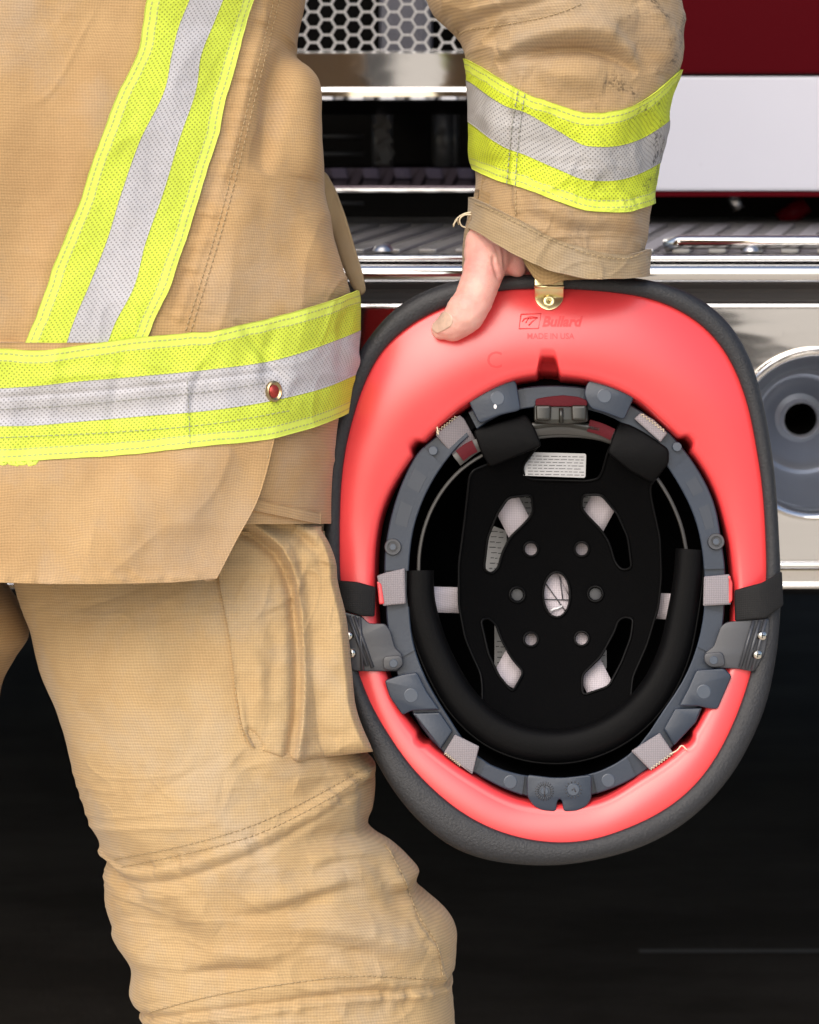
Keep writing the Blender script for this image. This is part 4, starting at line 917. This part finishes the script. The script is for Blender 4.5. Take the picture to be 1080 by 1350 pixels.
# crown pad with its cut-outs
dome = lambda x, y: 2.058-.032*min(1.4, ((x-737)/150.)**2+((y-790)/190.)**2)
outer = [(619, 628), (612, 691), (605, 744), (605, 797), (613, 840), (622, 862), (634, 888), (636, 905), (636, 940), (690, 968), (737, 974), (785, 968), (829, 940), (832, 915), (834, 893), (853, 850), (868, 800), (872, 760), (870, 709), (858, 655), (857, 640), (868, 628), (840, 600), (806, 585), (800, 600), (794, 622), (789, 631), (775, 634), (701, 632), (691, 627), (689, 614), (712, 584), (690, 590), (643, 612), (624, 620)]
holes = [[(670, 656), (701, 652), (703, 677), (691, 691), (672, 709), (662, 730), (657, 749), (648, 757), (638, 751), (643, 709), (656, 677)],
         [(768, 652), (793, 652), (814, 677), (828, 709), (833, 749), (820, 752), (811, 742), (803, 715), (792, 698), (775, 681), (766, 670)],
         [(634, 818), (643, 814), (654, 823), (662, 845), (675, 868), (691, 886), (676, 913), (658, 892), (644, 862)],
         [(810, 833), (815, 818), (824, 813), (835, 816), (832, 840), (820, 872), (803, 905), (768, 917), (767, 890), (792, 866)]]
rnd = [circ(700, 724, 9.5), circ(767, 724, 9.5), circ(682, 784, 10), circ(785, 783, 10), circ(700, 843, 9.5), circ(767, 842, 9.5), circ(734, 784, 18, 30)]
loops = [rounded(outer, 8)]+[rounded(h, 7) for h in holes]+rnd
cp = plate('crown_pad', loops, dome, .0030, M['black'], helmet, .0012, sub=2)
for lp in loops:
    q = np.array(lp+lp[:1]); D_ = np.array([dome(x, y) for x, y in q])-.0006
    tube('pad_binding', P(q[:, 0], q[:, 1], D_), .0009, M['pad'], cp, 6, cap=False)
# flaps folded around the nape strap
for poly, dd in (([(624, 567), (660, 556), (694, 546), (703, 560), (715, 588), (690, 598), (646, 617), (634, 596)], 2.006), ([(818, 553), (850, 570), (882, 592), (882, 611), (861, 638), (832, 622), (801, 597), (808, 575)], 2.006)):
    cx = np.mean([p[0] for p in poly]); cy = np.mean([p[1] for p in poly])
    fl_ = plate('wrap_flap', [rounded(poly, 6)], lambda x, y, cx=cx, cy=cy, dd=dd: dd+.000002*((x-cx)**2*.2+(y-cy)**2*2), .006, M['pad2'], cp, .0018, sub=2)
# grey crown webbing behind the pad
wb = lambda x, y: 2.066
for a, b, dz in (((664, 655), (800, 925), 0), ((800, 655), (664, 900), .0018), ((560, 790), (900, 800), .0036)):
    d = np.array(b, float)-a; l = np.linalg.norm(d); nn = np.array([-d[1], d[0]])/l*(18 if dz < .003 else 17)
    n = 40; tq = np.linspace(0, 1, n); c_ = np.array(a)+d*tq[:, None]; Dd = np.array([dome(*p) for p in c_])+.0065+dz+.004*np.abs(2*tq-1)**2
    V = np.stack([P(c_[:, 0]+nn[0]*s, c_[:, 1]+nn[1]*s, Dd) for s in np.linspace(-1, 1, 4)])
    o = slab('crown_webbing', V, .0012, M['web2'], helmet)
# webbing strap stitches and centre cross
for pts in ([(720, 770), (745, 805)], [(715, 790), (752, 791)], [(738, 760), (742, 790)]):
    q = np.array(pts, float); tube('cross_stitch', P(q[:, 0], q[:, 1], 2.0635), .0004, M['ink'], helmet, 5)
tube('loose_thread', P(np.array([726., 730, 735, 741]), np.array([806., 803, 802, 799]), 2.0622), .0008, M['white_speck'], helmet, 6)
# liner labels glimpsed through the cut-outs
def label(poly, D, nl, x0, x1, y0, dy, slant=0., heights=1.2):
    o = plate('paper_label', [rounded(poly, 3)], D, .0008, M['paper'], helmet, .0001)
    mb = MB()
    for i in range(nl):
        x = x0+random.uniform(0, 3); y = y0+i*dy
        while x < x1-3:
            wd = random.uniform(3, 9); x2 = min(x+wd, x1)
            Dv = (D((x+x2)/2, y) if callable(D) else D)-.0003
            mb.box(P((x+x2)/2, y+slant*((x+x2)/2-x0), Dv), RV*(x2-x)*.00025, UV_*heights*.00025*(.7), FV*.0001); x = x2+random.uniform(1.2, 2.4)
    mb.build('label_print', M['ink'], o); return o
label([(694, 596), (773, 598), (772, 630), (689, 627)], 2.030, 7, 695, 770, 601, 4.0, .02)
label([(680, 650), (705, 648), (705, 695), (690, 695)], 2.085, 5, 683, 702, 655, 7, .05, 2)
label([(642, 690), (668, 700), (668, 770), (640, 765)], 2.085, 8, 645, 664, 700, 7, .1, 1.6)
label([(764, 648), (782, 648), (782, 680), (764, 675)], 2.085, 3, 767, 780, 655, 7, .05, 2)
label([(652, 818), (668, 840), (668, 880), (652, 880)], 2.085, 5, 653, 667, 845, 7, .1, 1.6)
label([(786, 856), (800, 856), (800, 882), (786, 882)], 2.085, 2, 788, 798, 864, 8, 0, 1.6)
# ratchet knob
rk = plate('ratchet_knob', [rounded([(704, 533), (775, 533), (776, 556), (750, 560), (725, 560), (704, 556)], 4)], 2.004, .014, M['knob'], helmet, .0015)
for gx in ((706, 727), (753, 774)): plate('knob_grip', [rounded([(gx[0], 534), (gx[1], 534), (gx[1]-1, 555), (gx[0]+1, 555)], 4)], 1.999, .008, M['knob'], rk, .0018)
tube('knob_post', P(np.array([740., 740]), np.array([538., 557]), 2.002), .0016, M['knob'], rk, 8)
plate('knob_web', [rounded([(706, 526), (722, 523), (742, 521), (762, 523), (775, 528), (774, 536), (706, 536)], 3)], 2.001, .006, M['knobred'], rk, .001)
wall_band('knob_track', [(695, 562), (740, 558), (790, 566)], 2.009, .012, 8, M['knob'], rk, 30)
# pivot dots in the two side holes
for x, y in ((682, 784), (785, 783)):
    d_ = lathe('pad_rivet', P(x, y, 2.060), -FV, [(0, .001), (.004, .0008), (.005, -.002)], M['clip'], helmet, 20)
# brass hanging tab
bD = lambda x, y: float(brim_D(x, max(y, 386)))-.0022-(.0068 if y < 383 else .0068*max(0, (392-y)/9.) if y < 392 else 0)
br = plate('brass_bracket', [rounded([(705, 364), (743, 364), (743, 395), (736, 405), (724, 410), (712, 405), (705, 395)], 7)], bD, .0016, M['brass'], helmet, .0004, sub=3)
lathe('eyelet', P(724, 397, float(bD(724, 397))), -FV, [(.0008, -.001), (.0011, .0004), (.0022, .0011), (.0034, .0008), (.0037, -.0004)], M['brass'], br, 28)
for x in (711, 736): disc(x, 369, 3.2, bD(x, 369), M['brass'], br, .0009, 'rivet')
tube('bend_bead', P(np.array([704.5, 743.5]), np.array([378., 378]), bD(724, 378)-.0004), .0011, M['brass'], br, 10)
# moulded lettering on the brim
def text(body, cx, cy, h, parent, shear=0., off=0., width=None, mat=None):
    cu = bpy.data.curves.new('tx', 'FONT'); cu.body = body; cu.size = 1; cu.align_x = 'CENTER'; cu.extrude = .5; cu.shear = shear; cu.offset = off; cu.resolution_u = 3
    bm = _tm(cu); xs_ = [v.co.x for v in bm.verts]; sc = h/.70; sx = sc if width is None else width/(max(xs_)-min(xs_))
    for v in bm.verts:
        px = cx+v.co.x*sx; py = cy+h/2-v.co.y*sc
        v.co = Vector(P(px, py, float(brim_D(px, py))-(.00022 if v.co.z > 0 else -.0008)))
    bmesh.ops.recalc_face_normals(bm, faces=bm.faces); me = bpy.data.meshes.new('lettering'); bm.to_mesh(me); bm.free()
    return link('lettering', me, mat or M['redlogo'], parent)
text('MADE IN USA', 726, 443, 7.6, shell, off=.012, width=62)
text('Bullard', 740, 423.5, 13, shell, shear=.28, off=.035, width=54)
text('C', 652, 474, 22, shell)
mb = MB()
for pts in ([(687, 414.5), (713.5, 413.5), (710, 433), (684.5, 433.5), (687, 414.5)], [(688.5, 424), (692, 420), (697, 419.5), (693, 426)], [(698, 420), (708, 419.5), (702, 424), (697, 429)], [(690, 421), (700, 417.5), (709, 419)]):
    q = np.array(pts, float); mb.tube(P(q[:, 0], q[:, 1], brim_D(q[:, 0], q[:, 1])-.0001), .00045, 5)
mb.build('logo_mark', M['redlogo'], shell, True)
# ================================================================== TRUCK
YB, YG = 2.50, 2.90
truck = empty('fire_truck', (-.15, 3.2, 0), 'red and white fire truck front with polished chrome bumper and honeycomb grille', 'fire truck')
X0, X1 = -1.45, 1.15
def extrude_x(name, prof, x0, x1, mat, parent, closed=False, label=None):
    pts = np.asarray(prof, float); xs_ = np.linspace(x0, x1, 12)
    V = np.stack([np.stack([np.full(len(pts), x), pts[:, 0], pts[:, 1]], -1) for x in xs_])
    o = grid(name, V, mat, parent, closed=closed)
    bm = bmesh.new(); bm.from_mesh(o.data)
    if closed:
        for i in (0, 11): bm.faces.new([bm.verts[:][0]] and [v for v in list(bm.verts)[i*len(pts):(i+1)*len(pts)]])
    bmesh.ops.recalc_face_normals(bm, faces=bm.faces); bm.to_mesh(o.data); bm.free(); smooth_angle(o, 28)
    return o
def arc(c, r, a0, a1, n=10): return [(c[0]+r*math.cos(math.radians(a)), c[1]+r*math.sin(math.radians(a))) for a in np.linspace(a0, a1, n)]
z = lambda py: hz(py, YB)
zt = z(337)
rib1 = arc((YB+.008, (z(337)+z(346))/2), (z(337)-z(346))/2, 90, 270)
rib2 = arc((YB+.006, (z(349)+z(374))/2), (z(349)-z(374))/2, 95, 265, 16)
conc = [(YB+.016, z(377)), (YB+.024, z(384)), (YB+.026, z(390)), (YB+.020, z(397)), (YB+.004, z(399)), (YB, z(401)), (YB-.001, z(404)), (YB+.003, z(406.5))]
bumper = extrude_x('bumper', [(YB+.02, zt)]+rib1+[(YB+.014, z(347.5))]+rib2+[conc[0]], X0-.0, X1, M['chrome'], truck)
extrude_x('bumper_recess', conc[:4]+[(YB+.006, z(398.5))], X0, X1, M['recess_refl'], bumper)
extrude_x('bumper_bead', [(YB+.006, z(398.5))]+conc[4:]+[(YB+.006, z(407))], X0, X1, M['chrome'], bumper)
rib3 = arc((YB+.006, (z(742)+z(751))/2), (z(742)-z(751))/2, 90, 270)
lowp = [(YB+.006, z(741))]+rib3+[(YB+.008, z(752)), (YB+.004, z(754)), (YB+.006, z(768))]+arc((YB+.006, (z(769)+z(779))/2), (z(769)-z(779))/2, 90, 270)+[(YB+.008, z(780)), (YB+.016, z(786)), (YB+.03, z(793)), (YB+.06, z(797)), (YB+.30, z(797))]
extrude_x('bumper_lower_rail', lowp, X0, X1, M['chrome'], bumper)
# flat face with the horn opening
HCX, HCZ = hx(1074, YB), hz(573, YB); HR = 112*K*2.52
def plane_shape(name, loops, y, thick, mat, parent, bevel=.0006):
    bm = curve_mesh(loops, max(thick/2-bevel, 1e-5), bevel, 2)
    for v in bm.verts: v.co = Vector((v.co.x, y+thick/2-v.co.z, v.co.y))
    bmesh.ops.recalc_face_normals(bm, faces=bm.faces); me = bpy.data.meshes.new(name); bm.to_mesh(me); bm.free(); o = link(name, me, mat, parent); smooth_angle(o, 6); return o
plane_shape('bumper_face', [[(X0, z(741)), (X1, z(741)), (X1, z(407)), (X0, z(407))], [(HCX+HR*.98*math.cos(a), HCZ+HR*.98*math.sin(a)) for a in np.linspace(0, 2*PI, 72, endpoint=False)]], YB+.006, .004, M['chrome'], bumper)
# horn
u = K*2.52
horn = lathe('horn_bezel', (HCX, YB+.006, HCZ), (0, -1, 0), [(116*u, -.004), (116*u, .003), (114*u, .008), (110*u, .011), (106*u, .010), (103*u, .005), (101*u, -.004), (100*u, -.012)], M['chrome'], truck, 72)
lathe('horn_bowl', (HCX, YB, HCZ), (0, -1, 0), [(101*u, -.012), (97*u, -.03), (90*u, -.055), (80*u, -.075), (72*u, -.085), (66*u, -.082), (60*u, -.085), (52*u, -.098), (42*u, -.106), (34*u, -.110), (26*u, -.108)], M['hornblue'], truck, 72)
lathe('horn_throat_ring', (HCX, YB, HCZ), (0, -1, 0), [(27*u, -.112), (26.5*u, -.100), (24.5*u, -.096), (22.5*u, -.100), (22*u, -.115), (20*u, -.25), (.0, -.25)], M['hornblue'], truck, 48)
bpy.data.objects['horn_throat_ring'].data.materials[0] = simple('horn_lip', (.62, .64, .70), .3, metal=.3)
lathe('horn_throat', (HCX, YB, HCZ), (0, -1, 0), [(22.3*u, -.104), (21.5*u, -.13), (19*u, -.2), (0, -.2)], M['dark'], truck, 40)
# tread plate on top of the bumper
mb = MB(); mb.wbox(X0, X1, YB+.012, YG+.12, zt-.006, zt); tread = mb.build('tread_plate', M['tread'], bumper)
mb = MB()
for i in range(86):   # raised bars of the tread
    x = X0+.02+i*.0302
    if x > X1-.05: break
    mb.box((x, YB+.20, zt+.0015), np.array([.0075, 0, 0]), np.array([.035, .17, 0]), np.array([0, 0, .0018]))
mb.build('tread_bars', M['chrome_dull'], tread, bevel=.001)
for px, py in ((505, 332), (710, 300), (990, 331)):
    c = onY(px, py, YB+.03 if py > 320 else YB+.3); lathe('bolt', (c[0], c[1], zt+.002), (0, -.01, 1), [(0, .006), (.006, .005), (.008, .002), (.009, 0)], M['chrome_dull'], tread, 16)
c0 = onY(880, 326, YB+.02); tube('rail_bar', np.array([[c0[0], YB+.035, zt+.006], [c0[0]+.01, YB+.03, zt+.009], [X1, YB+.03, zt+.009]]), .006, M['chrome'], tread, 12)
# cab front: white band, red panel
xg = hx(690, YG)      # where the grille ends
mb = MB(); mb.wbox(xg, X1+.05, YG, YG+.05, hz(252, YG), hz(97.5, YG)-.002); mb.build('white_panel', M['truckwhite'], truck, bevel=.003)
mb = MB(); mb.wbox(xg, X1+.05, YG-.003, YG+.05, hz(97.5, YG), 1.62); mb.wbox(X0-.05, xg-.002, YG, YG+.05, 1.60, 1.66); red = mb.build('red_panel', M['truckred'], truck, bevel=.003)
mb = MB(); mb.wbox(xg, X1+.05, YG+.002, YG+.03, hz(253.5, YG)-.004, hz(252, YG)-.0005); mb.build('red_pinstripe', M['truckred'], truck)
mb = MB(); mb.wbox(X0-.05, X1+.05, YG+.30, 5.2, .80, 2.75); mb.wbox(X0-.05, X1+.05, YG, YG+.3, 1.66, 1.72); cab = mb.build('cab', M['truckred'], truck)
mb = MB(); mb.wbox(X0+.1, X1-.1, YG+.1, YG+.29, 1.75, 2.5); mb.build('windscreen', M['glass'], cab)
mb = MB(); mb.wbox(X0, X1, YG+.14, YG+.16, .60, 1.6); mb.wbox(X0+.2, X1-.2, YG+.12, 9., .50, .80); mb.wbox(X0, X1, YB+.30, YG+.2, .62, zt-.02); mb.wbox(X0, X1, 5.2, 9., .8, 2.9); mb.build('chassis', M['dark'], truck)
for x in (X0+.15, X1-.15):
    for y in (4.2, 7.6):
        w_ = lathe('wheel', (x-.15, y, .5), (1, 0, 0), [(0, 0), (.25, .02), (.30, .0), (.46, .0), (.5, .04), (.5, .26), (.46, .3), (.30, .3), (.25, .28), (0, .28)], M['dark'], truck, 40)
# things glimpsed in the gap below the white panel
mb = MB(); c1 = onY(966, 258, YG+.05); c2 = onY(974, 276, YG+.05); mb.tube(np.array([c1, c2]), .006, 10); mb.build('tow_shackle', M['chrome_dull'], truck, True)
mb = MB(); c1 = onY(1030, 292, YG+.08); c2 = onY(1062, 268, YG+.08); mb.tube(np.array([c1, c2]), .01, 10); mb.build('hose_end', M['truckred'], truck, True)
# grille
xgl = -1.0
zz = lambda py, y=YG: hz(py, y)
gp = [(YG+.01, zz(66)), (YG-.034, zz(68)), (YG-.0365, zz(70)), (YG-.0356, zz(114.5)), (YG-.043, zz(117)), (YG-.046, zz(119)), (YG-.0462, zz(126)), (YG-.0445, zz(130)), (YG-.040, zz(131.6)), (YG-.036, zz(132)), (YG-.03, zz(132.2)), (YG-.012, zz(149)), (YG+.01, zz(151))]
fr = extrude_x('grille_frame', gp[:11], xgl, xg, M['chrome'], truck)
extrude_x('grille_slat', [(YG-.0375, zz(132.5)), (YG-.034, zz(133)), (YG-.012, zz(150)), (YG+.01, zz(152)), (YG+.01, zz(133)), (YG-.0375, zz(132.5))], xgl, xg, M['dark_refl'], truck)
sp_ = [(YG+.0, zz(216)), (YG-.03, zz(218)), (YG-.034, zz(219.5)), (YG-.018, zz(246)), (YG+.01, zz(247)), (YG, zz(216))]
gs_ = extrude_x('grille_slat', sp_, xgl, xg, M['dark_refl'], truck)
extrude_x('slat_trim', [(YG-.017, zz(246))]+arc((YG-.018, zz(249.5)), (zz(246.5)-zz(252.5))/2, 90, 270)+[(YG+.01, zz(253))], xgl, xg, M['chrome'], gs_)
# honeycomb mesh
YM = YG-.012; pc = 17.45*K*2.89; pr2 = 19.7*K*2.89; mbv = []; mbf = []
xm0 = -.62; xm1 = xg; zm0 = zz(69, YM); zm1 = zm0+.36
Ro = pr2/math.sqrt(3); Rn = Ro-1.35*K*2.89*1.15
nxc = int((xm1-xm0)/pc); nzc = int((zm1-zm0)/pr2)
for i in range(nxc):
    for j in range(nzc+1):
        cx = xm0+i*pc; cz = zm0+j*pr2+(pr2/2 if i % 2 else 0)+.002
        b = len(mbv)
        for R_, y in ((Ro*1.002, YM), (Rn, YM), (Rn, YM+.006), (Ro*1.002, YM+.006)):
            for k_ in range(6):
                a = PI/3*k_; mbv.append((cx+R_*math.cos(a)*pc/(Ro*1.5), y, cz+R_*math.sin(a)))
        for l_ in range(3):
            for k_ in range(6):
                k2 = (k_+1) % 6; mbf.append((b+l_*6+k_, b+l_*6+k2, b+(l_+1)*6+k2, b+(l_+1)*6+k_))
mk('honeycomb_mesh', mbv, mbf, M['mesh'], truck, False)
# radiator bits behind the slots
mb = MB()
for px, w_ in ((500, .008), (512, .005), (585, .012), (598, .006)):
    a = onY(px, 150, YG+.09); b = onY(px, 222, YG+.09); tube('radiator_pipe', np.array([a, b]), w_, M['pipe'], truck, 10)
for py in (180, 203, 268): a = onY(380, py, YG+.1); b = onY(480, py, YG+.1); tube('radiator_fin', np.array([a, b]), .0022, M['pipe'], truck, 8)
mb = MB(); rr1 = random.Random(3)
for i in range(26):
    c = onY(503+rr1.uniform(-5, 9), 155+i*2.6, YG+.08+rr1.uniform(-.01, .01)); s_2 = rr1.uniform(.002, .005)
    mb.box(c, np.array([s_2, 0, s_2*.5]), np.array([0, s_2, 0]), np.array([-s_2*.5, 0, s_2]))
mb.build('cable_loom', M['pipe'], truck)
mb = MB(); a = onY(530, 45, YG+.1); mb.wbox(a[0]-.022, a[0]+.03, YG+.08, YG+.13, a[2]-.06, a[2]+.05); mb.build('horn_housing', simple('grey_housing', (.22, .22, .26), .4), truck, bevel=.01)
# ================================================================== GROUND
def sheet(name, x0, x1, y0, y1, z_, mat, kind='structure'):
    o = mk(name, [(x0, y0, z_), (x1, y0, z_), (x1, y1, z_), (x0, y1, z_)], [(0, 1, 2, 3)], mat, None, False); o['kind'] = kind; return o
g = sheet('ground', -150, 150, -150, 150, 0, M['asphalt'])
g2 = sheet('concrete_apron', -90, 90, -148, 2.35, .004, M['concrete'])
sheet('added_reflection_patch', -9, -.12, -26, -2.2, .008, M['asphalt']); sheet('added_reflection_patch', .90, 1.20, -7.4, -4.2, .008, M['asphalt'])  # unseen dark sheets, added so the chrome mirrors dark blocks
YJ = 1.05/math.tan(PITCH+math.atan((1260-675)*K))
sheet('floor_joint', hx(850, YJ), 4, YJ, YJ+.012, .004, simple('joint_sealant', (.085, .08, .075), .8))
# ================================================================== CAMERA, LIGHT
cd = bpy.data.cameras.new('camera'); cam = bpy.data.objects.new('camera', cd); COL.objects.link(cam); scene.camera = cam
cam.location = CAM; cam.rotation_euler = (PI/2-PITCH, 0, 0)
cd.sensor_fit = 'VERTICAL'; cd.sensor_height = 36; cd.lens = 36/(1350*K); cd.clip_end = 500; cd.clip_start = .05
cd.dof.use_dof = True; cd.dof.focus_distance = 1.99; cd.dof.aperture_fstop = 15
sd = Vector((-.30, -.80, .66)).normalized()
wd = bpy.data.worlds.new('World'); scene.world = wd; wd.use_nodes = True; nt = wd.node_tree
sk = nt.nodes.new('ShaderNodeTexSky'); sk.sky_type = 'NISHITA'; sk.sun_disc = False; sk.sun_elevation = math.asin(sd.z); sk.sun_rotation = math.atan2(sd.x, sd.y); sk.dust_density = 3.; sk.air_density = 1.; sk.ozone_density = 1.
bg = nt.nodes['Background']; nt.links.new(sk.outputs[0], bg.inputs[0]); bg.inputs[1].default_value = .15
sl_ = bpy.data.lights.new('sun', 'SUN'); sl_.energy = 1.5; sl_.angle = math.radians(60); sl_.color = (1, .95, .87)
so = bpy.data.objects.new('sun', sl_); COL.objects.link(so); so.rotation_euler = sd.to_track_quat('Z', 'Y').to_euler(); so.location = (-3, -4, 6)
vs = scene.view_settings; vs.view_transform = 'Standard'; vs.look = 'None'; vs.exposure = .24; vs.gamma = 1; vs.use_curve_mapping = False
